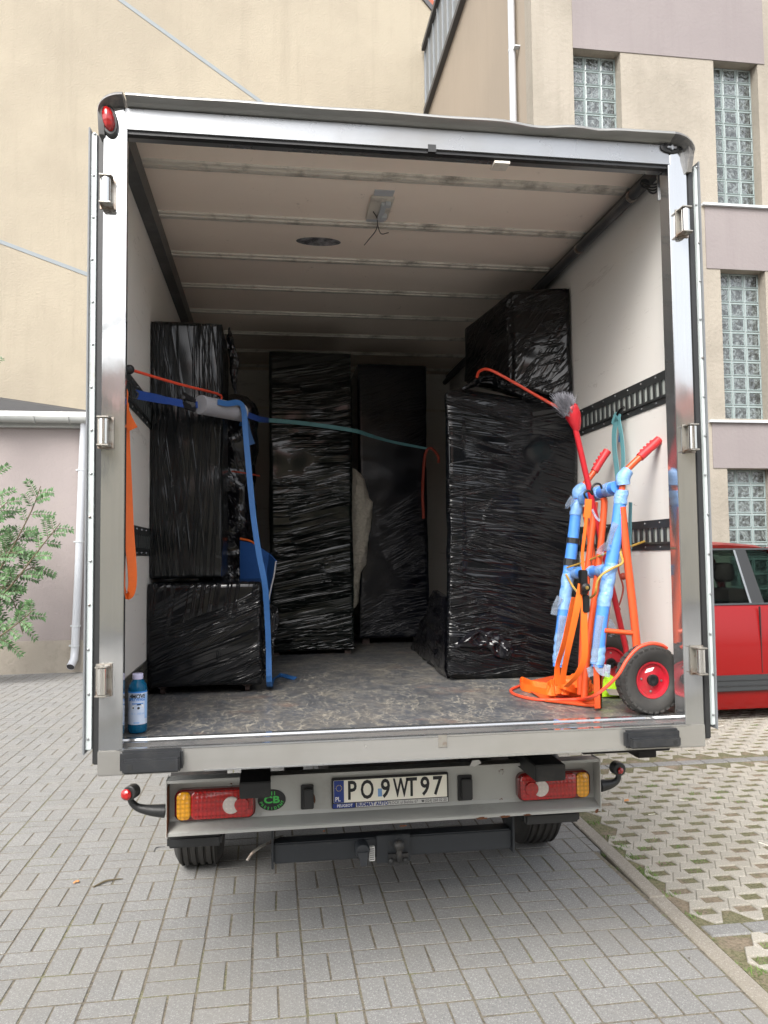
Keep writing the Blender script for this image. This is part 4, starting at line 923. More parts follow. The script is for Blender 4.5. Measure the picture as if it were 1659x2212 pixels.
for px_, py_, rx, rz in ((1083, 1667, .013, .012), (1083, 1731, .015, .014), (1127, 1736, .045, .012), (1140, 1735, .03, .009), (679, 1725, .006, .02), (1290, 1690, .008, .05), (1288, 1730, .010, .03), (498, 1697, .010, .010)): rs = MB(); blot(rs, px_, py_, rx, rz, YW-.0015); obj('rust_patch', rs, 'rust', bm)
for px_, py_, rx, rz in ((1040, 1768, .03, .006), (1090, 1764, .025, .006), (1140, 1760, .02, .004), (1290, 1752, .01, .01), (700, 1795, .006, .004), (870, 1784, .02, .004)): rs = MB(); blot(rs, px_, py_, rx, rz, YFL-.0015); obj('rust_patch', rs, 'rust', bm)
bo = MB()
for px_, py_ in ((560, 1759), (497, 1698), (1083, 1667), (1083, 1731)):
    c = PY(px_, py_, YW); bo.lathe([(.010, 0), (.010, .002), (.006, .004), (.0005, .0042)], (c.x, YW-.001, c.z), (0, -1, 0), 12)
obj('rivet_caps', bo, 'bumper', bm, smooth=50)
# round corner tail lights
def rrect(x0, x1, z0, z1, r, y, n=5):
    P = []
    for cx, cz, a0 in ((x1-r, z1-r, 0), (x0+r, z1-r, 90), (x0+r, z0+r, 180), (x1-r, z0+r, 270)):
        for k in range(n+1): a = R(a0+90*k/n); P.append(Vector((cx+r*math.cos(a), y, cz+r*math.sin(a))))
    return P
def lamp(px0, px1, py0, py1, amber_left):
    Y = YW-.001; a = PY(px0, (py0+py1)/2, Y-.03); c = PY(px1, (py0+py1)/2, Y-.03); z0 = PY((px0+px1)/2, py1, Y-.03).z; z1 = PY((px0+px1)/2, py0, Y-.03).z
    x0, x1 = a.x, c.x; h = MB(); h.rings([rrect(x0, x1, z0, z1, .032, Y), rrect(x0, x1, z0, z1, .032, Y-.028), rrect(x0+.006, x1-.006, z0+.006, z1-.006, .026, Y-.034)])
    o = obj('tail_light', h, 'lens_dark', trk, smooth=40)
    w = x1-x0; ins = .007; ya, yb3 = Y-.033, Y-.046
    cut = lambda q: x0+w*q if amber_left else x1-w*q
    def seg(q0, q1, mat, name, rl, rr2):
        a_, b3 = sorted((cut(q0), cut(q1))); m_ = MB(); 
        P = lambda s, y: rrect(a_+s, b3-s, z0+ins+s, z1-ins-s, min(.022 if (rl or rr2) else .004, (b3-a_)/2-.004-s if (b3-a_)/2 > .012 else .003), y)
        m_.rings([P(0, ya), P(0, yb3+.004), P(.004, yb3)]); obj(name, m_, mat, o, smooth=40)
    seg(.03, .20, 'lens_amber', 'amber_lens', 1, 0); seg(.205, .97, 'lens_red', 'red_lens', 0, 1)
    cc = cut(.70); m_ = MB(); zc = (z0+z1)/2-.004; rr3 = .036
    m_.lathe([(rr3, 0), (rr3, .005), (rr3-.003, .008), (.0005, .009)], (cc, yb3+.001, zc), (0, -1, 0), 24); cl3 = obj('clear_lens', m_, 'lens_clear', o, smooth=40)
    cc2 = cut(.83); m_ = MB(); m_.lathe([(rr3*.86, 0), (rr3*.86, .011), (rr3*.8, .014), (.0005, .015)], (cc2, yb3+.001, zc+.001), (0, -1, 0), 24); obj('red_disc', m_, 'lens_red', o, smooth=40)
    # rows of little optics
    mm = MB()
    for i in range(9):
        for j in range(4):
            q = .26+i*.042; mm.box(cut(q)-.004, cut(q)+.004, yb3-.0035, yb3+.001, z0+.018+j*(z1-z0-.036)/3-.004, z0+.018+j*(z1-z0-.036)/3+.004)
    obj('lens_optics', mm, 'lens_red', o, kind='stuff', bevel=.0012)
lamp(377, 552, 1703, 1770, True); lamp(1118, 1275, 1667, 1727, False)
# sticker
s0 = PY(587, 1728, YW-.002); se = ell((s0.x, YW-.002, s0.z), .060, .045, 0, [(1, -.001), (1, .001), (.98, .0015)], 0, 30); se = obj('sticker', se, 'letter_black', bm, label='oval black radio sticker with green lettering')
def word(body, cx, cz, size, sx, mat, parent, Y, name='lettering', bold=0, align='CENTER', rot=0.0, tl=0.0):
    m_ = textmb(body, size, sx, .0006, bold, align); q = placed(m_, (cx, Y, cz), (math.cos(rot), 0, math.sin(rot)), (-math.sin(rot), 0, math.cos(rot))); return obj(name, q, mat, parent)
word('CB', s0.x, s0.z-.012, .040, 1.35, 'sticker_green', se, YW-.0045, bold=.0012)
word('11', s0.x+.006, s0.z+.021, .022, 1.1, 'sticker_green', se, YW-.0045, bold=.0008)
for k, ch in enumerate('PRESIDENT'):
    a = R(196+k*(148/8)); word(ch, s0.x+.053*math.cos(a), s0.z+.041*math.sin(a)-.0, .0165, 1.0, 'sticker_green', se, YW-.0045, bold=.0004, rot=math.atan2(.041*math.cos(a), -.053*math.sin(a)))
# plate lamp holders
for (x0, x1, y0, y1) in ((650, 678, 1697, 1750), (990, 1021, 1676, 1731)):
    a = PY(x0, (y0+y1)/2, YW-.02); c = PY(x1, (y0+y1)/2, YW-.02); z0 = PY((x0+x1)/2, y1, YW-.02).z; z1 = PY((x0+x1)/2, y0, YW-.02).z
    b_ = MB(); b_.box(a.x, c.x, YW-.012, YW, z0, z1); o = obj('plate_lamp', b_, 'rubber', trk, bevel=.003)
    b_ = MB(); b_.box(a.x+.012, c.x-.003, YW-.035, YW-.011, z0+.008, z1-.012); obj('lamp_cover', b_, 'rubber', o, bevel=.004)
# licence plate
YP = YW-.018
A_ = PY(717, 1683, YP); B_ = PY(969, 1669, YP); C_ = PY(969, 1733, YP); D_ = PY(717, 1748, YP)
ux = (B_-A_); Wp = ux.length; ux.normalize(); uz = Vector((-ux.z, 0, ux.x)); Hp = ((A_-D_).length+(B_-C_).length)/2
org = D_.lerp(A_, 0)
def pl(x, z, y=0): return org+ux*x+uz*z+Vector((0, -y, 0))
def plbox(x0, x1, z0, z1, y0, y1): m_ = MB(); return m_.prism([pl(x0, z0, y0), pl(x1, z0, y0), pl(x1, z1, y0), pl(x0, z1, y0)], (0, -(y1-y0), 0))
fr = obj('licence_plate', plbox(0, Wp, 0, Hp, -.016, .002), 'letter_black', trk, bevel=.003)
zs = .026
obj('plate_sheet', plbox(.008, Wp-.008, zs, Hp-.007, .002, .005), 'plate_white', fr, bevel=.0012)
obj('euro_band', plbox(.009, .053, zs+.001, Hp-.008, .005, .0056), 'plate_blue', fr)
obj('dealer_strip', plbox(.105, Wp-.004, .003, .022, .002, .0032), 'white_bit', fr)
obj('dealer_badge', plbox(.004, .100, .003, .022, .002, .0032), 'plate_blue', fr)
def pword(body, x, z, size, sx, mat, bold=0, y=.0062, align='LEFT', name='lettering'):
    m_ = textmb(body, size, sx, .0005, bold, align); q = placed(m_, pl(x, z, y), ux, uz); return obj(name, q, mat, fr)
hz = Hp-.007-zs
lw = (Wp-.07)
zb5 = zs+.014; S5 = .112
for ch, q, sx in (('P', .068, .72), ('O', .127, .66), ('9', .218, .78), ('W', .276, .57), ('T', .334, .72), ('9', .398, .78), ('7', .455, .78)):
    pword(ch, q*Wp/.53, zb5, S5, sx, 'letter_black', .0022, name='plate_character')
pword('PL', .014, zs+.008, .026, .9, 'letter_white', .0006)
st_ = MB()
for k in range(12):
    a = k*math.pi/6; c = pl(.031+.0125*math.cos(a), zs+hz*.66+.0125*math.sin(a), .0056)
    P5 = [c+ux*(.0026 if i % 2 == 0 else .0011)*math.sin(i*math.pi/5)+uz*(.0026 if i % 2 == 0 else .0011)*math.cos(i*math.pi/5) for i in range(10)]; st_.prism(P5, (0, -.0005, 0))
obj('euro_stars', st_, 'letter_yellow', fr)
pword('PEUGEOT', .022, .0075, .0165, .95, 'letter_white', .0003, .0035)
pword('BUDMAT AUTO', .109, .0065, .021, .92, 'plate_blue', .0007, .0035); pword('PŁOCK ul Bielska 67', .248, .0070, .0185, .84, 'letter_grey', 0, .0035); pword('(024) 268 02 20', .412, .0070, .0185, .82, 'letter_grey', 0, .0035)
b_ = MB(); c = pl(.403, .0125, .0035); b_.prism([c-ux*.006-uz*.004, c+ux*.006-uz*.004, c+ux*.004+uz*.002, c-ux*.004+uz*.002], (0, -.0006, 0)); b_.prism([c-ux*.007+uz*.002, c+ux*.007+uz*.002, c+ux*.006+uz*.005, c-ux*.006+uz*.005], (0, -.0006, 0)); obj('phone_symbol', b_, 'letter_grey', fr)
b_ = MB(); c = pl(.206*Wp/.53, zs+.018, .0056); b_.prism([c, c+ux*.018, c+ux*.018+uz*.034, c+uz*.034], (0, -.0004, 0)); obj('registration_seal', b_, 'tape', fr)
b_ = MB(); c = pl(.215*Wp/.53, zs+.066, .0056); b_.lathe([(.007, 0), (.007, .0005)], c, (0, -1, 0), 14); obj('registration_seal', b_, 'plate_white', fr)
# side marker stalks
for pts, ln, r_ in (([(357, 1752), (325, 1750), (298, 1744), (284, 1732), (280, 1718)], (273, 1716), .029), ([(1297, 1697), (1320, 1693), (1334, 1684), (1337, 1668)], (1339, 1664), .030)):
    P = [PY(x, y, YFL+.02) for x, y in pts]; b_ = MB(); b_.tube(P, [.028, .022, .016, .013, .012], 10, 5); sk = obj('marker_stalk', b_, 'rubber', trk, smooth=50)
    c = PY(*ln, YFL-.02); tl = Vector((.25 if ln[0] < 800 else -.15, -1, 0)).normalized()
    b_ = MB(); b_.lathe([(r_*.7, -.05), (r_, -.04), (r_, .0), (r_*.86, .004)], c+Vector((.012 if ln[0] < 800 else -.0, 0, .004)), (-.35 if ln[0] < 800 else .1, -1, 0), 20); obj('marker_housing', b_, 'rubber', sk, smooth=40)
    b_ = MB(); rr5 = r_*.80 if ln[0] < 800 else r_*.5; b_.lathe([(rr5, 0), (rr5*.9, .006), (rr5*.5, .011), (.0005, .013)], c+Vector((0, -.006, 0)), (-.35 if ln[0] < 800 else .3, -1, 0), 20); obj('marker_lens', b_, 'lens_red', sk, smooth=50)
# tow bar
YT = .80
a = PY(590, 1835, YT); c = PY(1105, 1822, YT); z1 = PY(850, 1806, YT).z; z0 = PY(850, 1858, YT).z+.012
b_ = MB(); b_.box(a.x, c.x, YT, YT+.09, z0+.004, z1-.002); tb = obj('tow_bar', b_, 'tow_paint', trk, bevel=.006)
for x in (a.x-.008, c.x): b_ = MB(); b_.box(x, x+.010, YT-.02, YT+.11, z0-.01, z1+.07); obj('end_plate', b_, 'tow_paint', tb, bevel=.002)
xm0, xm1 = PY(812, 1830, YT).x, PY(885, 1830, YT).x
b_ = MB(); b_.box(xm0, xm1, YT-.02, YT-.001, z0-.015, z1+.012); obj('ball_plate', b_, 'tow_paint', tb, bevel=.003)
bc = PY(862, 1826, YT-.06); b_ = MB(); b_.sphere(bc, .025, 8); b_.tube([bc, bc+Vector((0, 0, -.055)), bc+Vector((0, .03, -.075))], .014, 10, 3); b_.box(bc.x-.045, bc.x+.045, YT-.04, YT-.02, bc.z-.095, bc.z-.045); obj('tow_ball', b_, 'black_paint', tb, smooth=50)
for dx in (-.033, .033): bl = MB(); bl.lathe([(.013, 0), (.013, .012), (.008, .016), (.0005, .017)], (bc.x+dx, YT-.04, bc.z-.072), (0, -1, 0), 6); obj('mounting_bolt', bl, 'rubber', tb)
for dx in (-.035, .035): bl = MB(); bl.lathe([(.009, 0), (.009, .001)], (bc.x+dx, YT-.0205, bc.z+.0), (0, -1, 0), 10); obj('plate_hole', bl, 'rubber', tb)
sc_ = PY(783, 1838, YT-.05); b_ = MB(); b_.lathe([(.032, .05), (.034, 0), (.030, -.01), (.020, -.014), (.0005, -.015)], sc_, (0, 1, .1), 18); b_.prism([sc_+Vector((-.022, -.02, -.0)), sc_+Vector((.022, -.02, 0)), sc_+Vector((.016, -.03, -.055)), sc_+Vector((-.012, -.03, -.055))], (0, .01, 0)); obj('trailer_socket', b_, 'tow_paint', tb, smooth=40)
b_ = MB(); q = PY(800, 1845, YT-.022); b_.box(q.x-.004, q.x+.020, YT-.024, YT-.0015, q.z-.030, q.z+.03); sk_ = obj('type_label', b_, 'white_bit', tb)
for k in range(6): b_ = MB(); b_.box(q.x-.002, q.x+.017, YT-.0250, YT-.0238, q.z-.024+k*.009, q.z-.020+k*.009); obj('label_print', b_, 'letter_black', sk_)
b_ = MB(); b_.tube([PY(534, 1858, YT), PY(550, 1838, YT), PY(585, 1818, YT+.05), PY(610, 1806, YT+.1)], [.007, .007, .006], 6, 5); obj('hanging_hose', b_, 'hinge_dirty', trk)
# wheels, axle and flaps
for x0, x1 in ((-1.035, -.790), (.895, 1.135)):
    xc = (x0+x1)/2; w = (x1-x0)/2; cc = Vector((xc, 1.86, .335))
    b_ = MB(); prof = [(.20, -w), (.29, -w-.002), (.325, -w+.02), (.335, -w+.04)]
    for k in range(-2, 3): g_ = k*w*.33; prof += [(.336, g_-.010), (.326, g_-.005), (.326, g_+.005), (.336, g_+.010)]
    prof += [(.335, w-.04), (.325, w-.02), (.29, w+.002), (.20, w)]
    b_.lathe(prof, cc, (1, 0, 0), 48); w_ = obj('rear_wheel', b_, 'tyre', trk, smooth=30)
    b_ = MB(); b_.lathe([(.19, -w+.02), (.2, -w+.05), (.2, w-.05), (.19, w-.02), (.02, w-.06)], cc, (1, 0, 0), 24); obj('rim', b_, 'rim', w_)
    b_ = MB(); b_.lathe([(.2, -w), (.335, -w), (.335, w), (.2, w)], cc+Vector((0, 3.4, 0)), (1, 0, 0), 32); obj('front_wheel', b_, 'tyre', trk, smooth=30)
b_ = MB(); b_.tube([(-.8, 1.86, .34), (.9, 1.86, .34)], .05, 10); obj('rear_axle', b_, 'chassis', trk)
b_ = MB(); b_.box(-.25, .55, 1.0, 1.9, .50, .72); obj('spare_carrier', b_, 'chassis', trk)
for x0, x1, zz in ((-1.01, -.80, 0), (.72, 1.0, 0)):
    m_ = MB(); rr6 = []
    for k in range(9): a = R(-10+k*18); rr6.append([Vector((x, 1.86-.43*math.cos(a), .36+.43*math.sin(a))) for x in (x0-.03, x1+.05)]+[Vector((x, 1.86-.40*math.cos(a), .36+.40*math.sin(a))) for x in (x1+.05, x0-.03)])
    m_.rings(rr6); obj('mudguard', m_, 'chassis', trk)
for px0, px1, py0, py1 in ((362, 480, 1806, 1826), (1130, 1248, 1756, 1775)):
    a = PY(px0, (py0+py1)/2, .75); c = PY(px1, (py0+py1)/2, .75); z0 = PY((px0+px1)/2, py1, .75).z; z1 = PY((px0+px1)/2, py0, .75).z
    b_ = MB(); b_.box(a.x, c.x, .72, .95, z0, z1+.01); obj('under_cover', b_, 'rubber', trk, bevel=.01)
b_ = MB(); b_.box(-.98, -.86, .74, .9, .80, .965); b_.box(-.86, .9, .95, .97, .84, .98); obj('rear_apron', b_, 'chassis', trk)
b_ = MB(); q = PY(1025, 1648, .5); b_.add([q+Vector((-.02, 0, -.01)), q+Vector((.0, 0, -.016)), q+Vector((.03, 0, -.002)), q+Vector((.02, 0, .012)), q+Vector((-.01, 0, .01))], [(0, 1, 2, 3, 4)]); obj('torn_label', b_, 'white_bit', trk)
# cab, hidden in front of the box
b_ = MB(); b_.prism([(-1.0, 4.2, .5), (-1.0, 6.3, .5), (-1.0, 6.3, 1.1), (-1.0, 5.5, 1.5), (-1.0, 5.0, 2.25), (-1.0, 4.2, 2.35)], (2.0, 0, 0)); obj('cab', b_, 'doorwhite', trk, bevel=.05)

# ================================================================== CARGO
def wrapped(name, c8, mat, label, cat='package', div=(26, 14, 46), amp=.006, seed=0, streak=(1, 6), rnd=.02, group='black film wrapped furniture in the truck'):
    """c8: bottom fl, fr, br, bl ; top fl, fr, br, bl"""
    c8 = [Vector(c) for c in c8]; nx, ny, nz = div; m_ = MB(); ctr = sum(c8, Vector())/8
    def tri(u, v, w): 
        b0 = (c8[0].lerp(c8[1], u)).lerp(c8[3].lerp(c8[2], u), v); t0 = (c8[4].lerp(c8[5], u)).lerp(c8[7].lerp(c8[6], u), v); return b0.lerp(t0, w)
    idx = {}
    def vert(u, v, w):
        key = (round(u, 5), round(v, 5), round(w, 5))
        if key in idx: return idx[key]
        p = tri(u, v, w); L = [(c8[1]-c8[0]).length, (c8[3]-c8[0]).length, (c8[4]-c8[0]).length]
        # round the edges
        d = [min(u, 1-u)*L[0], min(v, 1-v)*L[1], min(w, 1-w)*L[2]]; s_ = sorted(range(3), key=lambda i: d[i])
        e2 = d[s_[1]]
        if d[s_[0]] < 1e-6 and e2 < rnd: p = p+(ctr-p).normalized()*(rnd-e2)**2/rnd*.55
        q = p*1.0
        n1 = noise.noise(Vector((q.x*streak[0]*3+seed, q.y*4, q.z*streak[1]+seed)))
        n2 = noise.noise(Vector((q.x*9+seed*2, q.y*9, q.z*9))); n3 = noise.noise(Vector((q.x*2.2-seed, q.y*2.2, q.z*2.2)))
        nrm = (p-ctr); nrm = Vector((nrm.x/L[0], nrm.y/L[1], nrm.z/L[2])); k = max(range(3), key=lambda i: abs(nrm[i])); ax = Vector((0, 0, 0)); ax[k] = 1 if nrm[k] > 0 else -1
        p = p+ax*amp*(n1+n2*.6+n3*1.0); idx[key] = len(m_.v); m_.v.append(p); return idx[key]
    def face(fn, a, b_):
        for i in range(a):
            for j in range(b_): m_.f.append((vert(*fn(i/a, j/b_)), vert(*fn((i+1)/a, j/b_)), vert(*fn((i+1)/a, (j+1)/b_)), vert(*fn(i/a, (j+1)/b_))))
    face(lambda a, b_: (a, 0, b_), nx, nz); face(lambda a, b_: (a, 1, b_), nx, nz); face(lambda a, b_: (0, a, b_), ny, nz); face(lambda a, b_: (1, a, b_), ny, nz); face(lambda a, b_: (a, b_, 0), nx, ny); face(lambda a, b_: (a, b_, 1), nx, ny)
    base = (c8[0]+c8[2])/2; t_ = thing(name, base, label, cat, group)
    obj('film_wrap', m_, mat, t_, smooth=70); return t_
def crumple(parent, pts, r, mat, seed, name='loose_film', n=260, s=.035):
    """loose gathered film: a creased sheet lying on the wrap"""
    P = spline([Vector(p) for p in pts], 16); m_ = MB(); K = 30; rows = []
    for i, p in enumerate(P):
        d = (P[min(i+1, len(P)-1)]-P[max(i-1, 0)]).normalized(); c = d.cross(Vector((0, 1, 0))).normalized(); u = i/(len(P)-1)
        row = []
        for j in range(K+1):
            v = j/K*2-1; wd = r*1.9*(.75+.5*noise.noise(Vector((u*3, seed, v))))*(math.sin(math.pi*min(max(u, .03), .97)))**.5
            q = p+c*v*wd; edge = max(0, 1-abs(v)**3)*(1-abs(2*u-1)**6)
            k1 = q*(1/max(s, .01))*.55
            w1 = noise.noise(k1+Vector((seed, 0, 0))); w2 = noise.noise(k1*2.3+Vector((0, seed, 0))); w3 = noise.noise(k1*.5+Vector((0, 0, seed)))
            h = (1-abs(w1)*2.2)*.6+(1-abs(w2)*2.2)*.28+w3*.5
            q = q+Vector((w2*s*.25, 0, w1*s*.25)); q.y += .012-edge*max(h, -.1)*s*.85; row.append(q)
        rows.append(row)
    m_.rings(rows, False, False); return obj(name, m_, mat, parent, smooth=28)
def box8(x0, x1, y0, y1, z0, z1): return [(x0, y0, z0), (x1, y0, z0), (x1, y1, z0), (x0, y1, z0), (x0, y0, z1), (x1, y0, z1), (x1, y1, z1), (x0, y1, z1)]
# low cabinet front left
zA = PY(440, 1258, .95).z
A = wrapped('wrapped_cabinet', box8(-1.085, PY(566, 1400, .95).x, .95, 1.6, ZF+.035, zA), 'film_a', 'low wide film-wrapped cabinet on casters behind the blue bottle', seed=11, div=(40, 20, 36))
for x in (-1.02, -.63):
    for y in (1.02, 1.5): b_ = MB(); b_.lathe([(.016, -.01), (.016, .01)], (x, y, ZF+.0165), (1, 0, 0), 12); b_.box(x-.02, x+.02, y-.015, y+.015, ZF+.028, ZF+.036); obj('caster', b_, 'caster', A)
crumple(A, [PY(570, 1300, .97), PY(590, 1330, 1.0), PY(578, 1400, 1.0), PY(565, 1470, 1.0)], .022, 'film_a', 3, n=150, s=.03)
# tall one standing on it
xB = PY(477, 900, 1.02).x; zB = PY(400, 692, 1.02).z
B = wrapped('wrapped_locker', box8(-1.085, xB+.008, 1.02, 1.55, zA+.012, zB), 'film_v', 'tall narrow film-wrapped locker standing on the low cabinet at the left wall', seed=23, div=(40, 20, 90), amp=.005)
crumple(B, [PY(495, 705, 1.3), PY(503, 780, 1.3), PY(508, 850, 1.3)], .016, 'film_g', 5, n=70, s=.028)
# dark bundle behind it
G = wrapped('wrapped_bundle', box8(-.88, PY(548, 1100, 1.75).x, 1.75, 2.3, ZF+.004, PY(520, 850, 1.75).z), 'film_g', 'dark crumpled bundle behind the tall locker, half hidden', seed=31, div=(26, 14, 50), amp=.035, rnd=.08)
# centre upright
xc0, xc1 = PY(582, 1100, 2.3).x, PY(763, 1100, 2.3).x; zc1 = PY(670, 758, 2.3).z
Cc = wrapped('wrapped_wardrobe', box8(xc0, xc1, 2.3, 2.9, ZF+.02, zc1), 'film_c', 'tall film-wrapped wardrobe in the centre with a teal strap across it', seed=42, div=(40, 20, 90), amp=.005)
for x in (xc0+.04, xc1-.04): b_ = MB(); b_.box(x-.02, x+.02, 2.34, 2.38, ZF, ZF+.022); obj('foot', b_, 'caster', Cc)
# far one
xd0, xd1 = PY(775, 1100, 2.8).x, PY(925, 1100, 2.8).x; zd1 = PY(850, 786, 2.8).z
Dd = wrapped('wrapped_fridge', box8(xd0, xd1, 2.8, 3.4, ZF+.04, zd1), 'film_d', 'dark navy film-wrapped upright box right of the central wardrobe', seed=52, div=(30, 16, 70), amp=.004)
for x in (xd0+.05, xd1-.06): b_ = MB(); b_.box(x-.025, x+.025, 2.85, 2.9, ZF, ZF+.042); obj('foot', b_, 'caster', Dd)
# big right one
p_ = lambda x, y, Y: PY(x, y, Y)
e0 = p_(962, 1466, 1.1); e1 = p_(1240, 1462, 1.1); e4 = p_(960, 838, 1.1); e5 = p_(1244, 872, 1.1)
E_ = wrapped('wrapped_sofa_end', [(e0.x, 1.1, ZF+.004), (1.085, 1.1, ZF+.004), (1.085, 1.72, ZF+.004), (.62, 1.72, ZF+.004), (e4.x, 1.12, e4.z), (1.085, 1.1, e5.z-.02), (1.085, 1.72, e5.z+.12), (.60, 1.70, e4.z+.14)], 'film_e', 'large bulky film-wrapped furniture with red cord over its top behind the hand truck', seed=64, div=(60, 22, 100), amp=.006, rnd=.05)
sk2 = MB(); q = [p_(958, 1290, 1.14), p_(936, 1275, 1.6), PZ(888, 1400, ZF+.003), PZ(962, 1466, ZF+.003)]
f_ = []
rows = 26
for i in range(rows+1):
    u = i/rows; a = q[0].lerp(q[3], u); c = Vector((.52, 1.65, q[1].z)).lerp(q[2], u) if False else q[1].lerp(q[2], u)
    f_.append([a.lerp(c, k/16)+Vector((.02*noise.noise(Vector((k*.7, i*.25, 1))), .01*noise.noise(Vector((k*.9, i*.3, 5))), 0)) for k in range(17)]+[a.lerp(c, k/16)+Vector((.03, .02, 0)) for k in range(16, -1, -1)])
sk2.rings(f_); obj('film_skirt', sk2, 'film_g', E_, smooth=60)
crumple(E_, [p_(985, 1395, 1.08), p_(1040, 1380, 1.075), p_(1085, 1400, 1.075), p_(1110, 1425, 1.075)], .034, 'film_g', 13, n=170, s=.034)
crumple(E_, [p_(1000, 840, 1.16), p_(1060, 820, 1.2), p_(1130, 850, 1.15), p_(1200, 872, 1.12)], .018, 'film_e', 14, n=130, s=.04)
# upper right one resting on it
t1 = p_(1100, 622, 1.26); t2 = p_(1250, 628, 1.2); t3 = p_(1003, 708, 1.66)
F_ = wrapped('wrapped_armchair', [(t1.x, 1.24, e4.z+.03), (1.085, 1.14, e5.z-.015), (1.085, 1.75, e5.z+.13), (t3.x-.02, 1.66, e4.z+.15), (t1.x, 1.26, t1.z), (1.085, 1.15, t2.z+.01), (1.085, 1.8, t2.z+.02), (t3.x, 1.66, t3.z)], 'film_f', 'film-wrapped armchair with sloping top stacked on the large furniture at the right wall', seed=71, div=(40, 30, 50), amp=.010, rnd=.04)

# blanket
kb = MB(); P = [(766, 1015), (785, 1030), (797, 1080), (806, 1085), (800, 1130), (795, 1165), (788, 1225), (778, 1232), (772, 1310), (765, 1312)]
L_ = [PY(x, y, 2.72) for x, y in P]; rr7 = []
for k in range(30):
    q = k/29; z = L_[0].z+(L_[-1].z-L_[0].z)*q
    xr_ = None
    for a, c in zip(L_[:-1], L_[1:]):
        if (a.z >= z >= c.z): xr_ = a.x+(c.x-a.x)*((a.z-z)/(a.z-c.z+1e-9)); break
    if xr_ is None: xr_ = L_[-1].x
    x0 = xc1+.012; w = max(xr_-x0, .012)
    rr7.append([Vector((x0+w*(.5+.5*math.cos(t_))+.006*math.sin(t_*7+k*.8), 2.72+.09*math.sin(t_)+.01*math.sin(t_*6+k), z)) for t_ in [2*math.pi*j/22 for j in range(22)]])
kb.rings(rr7); obj('knitted_blanket', kb, 'knit', smooth=60, label='cream knitted blanket bulging out between two wrapped uprights', cat='blanket')
# blue mat, rolled against the low cabinet
bm_ = MB(); P = [PY(518, 1168, 1.68), PY(540, 1172, 1.66), PY(562, 1182, 1.64), PY(583, 1196, 1.62)]; 
b_ = MB(); c0 = Vector((P[0].x, 1.66, 0)); top = [P[0].z, P[1].z, P[2].z, P[3].z]
for Lk, mt_ in ((0, 'mat_blue'),):
    rows = []
    for k in range(13):
        q = k/12*3; i = min(int(q), 2); pp = P[i].lerp(P[i+1], q-i); rows.append([pp, pp+Vector((0, .012, 0)), Vector((pp.x+.0, pp.y+.012, 1.45)), Vector((pp.x, pp.y, 1.45))])
    b_.rings(rows)
mo_ = obj('foam_mat', b_, 'mat_blue', label='blue foam mat with orange lining stood upright behind the low cabinet', cat='mat')
b_ = MB(); s0_ = PY(581, 1196, 1.60); s1 = PY(596, 1212, 1.42); s2 = PY(577, 1315, 1.42); s3 = PY(568, 1310, 1.6)
b_.prism([s0_, s1, s2, s3], (.006, .01, 0)); obj('mat_flap', b_, 'mat_blue', mo_)
b_ = MB(); b_.tube([s1, s1.lerp(s2, .3)+Vector((.004, 0, 0)), s1.lerp(s2, .6), s2], .004, 6, 3); obj('mat_edge', b_, 'mat_edge', mo_)
b_ = MB(); b_.tube([P[0]+Vector((0, .02, .012)), P[1]+Vector((0, .03, .010)), P[2]+Vector((-.01, .03, .006))], .006, 6, 4); obj('orange_lining', b_, 'web_orange', mo_)

# ================================================================== STRAPS AND CORDS
# red elastic cord upper left
yl = PX(278, 797, -XW+.01)
rc = thing('elastic_cord', yl, 'red elastic cord stretched from the left rail across the tall locker', 'cord', 'elastic cords')
h0 = PY(280, 798, .30); h1 = PY(470, 851, .99); b_ = MB(); b_.tube([h0, h0.lerp(h1, .5)+Vector((0, 0, -.004)), h1, PY(478, 862, 1.03)], .006, 8, 4); obj('cord', b_, 'cord_red', rc)
b_ = MB(); b_.tube([PY(264, 802, .28), PY(270, 800, .29), h0], [.006, .012, .018, .016], 8, 4); b_.sphere(h0, .019, 6); obj('hook', b_, 'metal_black', rc, smooth=50)
# blue ratchet strap with foam tube
HK = PY(275, 840, .30)
rs_ = thing('ratchet_strap', HK, 'blue ratchet strap hooked to the left rail with its tail hanging to the floor', 'strap')
b_ = MB(); b_.tube([PY(266, 828, .28), PY(274, 822, .28), PY(284, 832, .30), PY(282, 850, .31), PY(284, 858, .32), PY(292, 862, .33), PY(298, 852, .34), PY(292, 845, .34)], .0045, 8, 5); obj('hook', b_, 'metal_black', rs_, smooth=50)
b_ = MB(); b_.ribbon([PY(294, 852, .34), PY(325, 858, .45), PY(360, 865, .58), PY(395, 872, .68)], .036, [(0, 0, 1), (0, 0, 1), (0, .7, .7), (0, .5, 1)]); obj('short_webbing', b_, 'web_navy', rs_)
b_ = MB(); c = PY(408, 872, .72); ax = (PY(420, 876, .76)-PY(395, 868, .68)).normalized()
for dz in (-.022, .018): q = c+Vector((0, 0, dz)); b_.prism([q-ax*.05, q+ax*.055, q+ax*.055+Vector((0, 0, .014)), q-ax*.04+Vector((0, 0, .026))], (0, .006, 0)); b_.prism([q-ax*.05+Vector((0, .04, 0)), q+ax*.055+Vector((0, .04, 0)), q+ax*.055+Vector((0, .04, .014)), q-ax*.04+Vector((0, .04, .026))], (0, .006, 0))
b_.tube([c-ax*.04+Vector((0, -.005, .02)), c-ax*.04+Vector((0, .05, .02))], .008, 8); b_.tube([c+ax*.03+Vector((0, -.008, 0)), c+ax*.03+Vector((0, .05, 0))], .012, 8); obj('ratchet', b_, 'metal_black', rs_)
F0 = PY(432, 874, .78); F1 = PY(522, 892, 1.0)
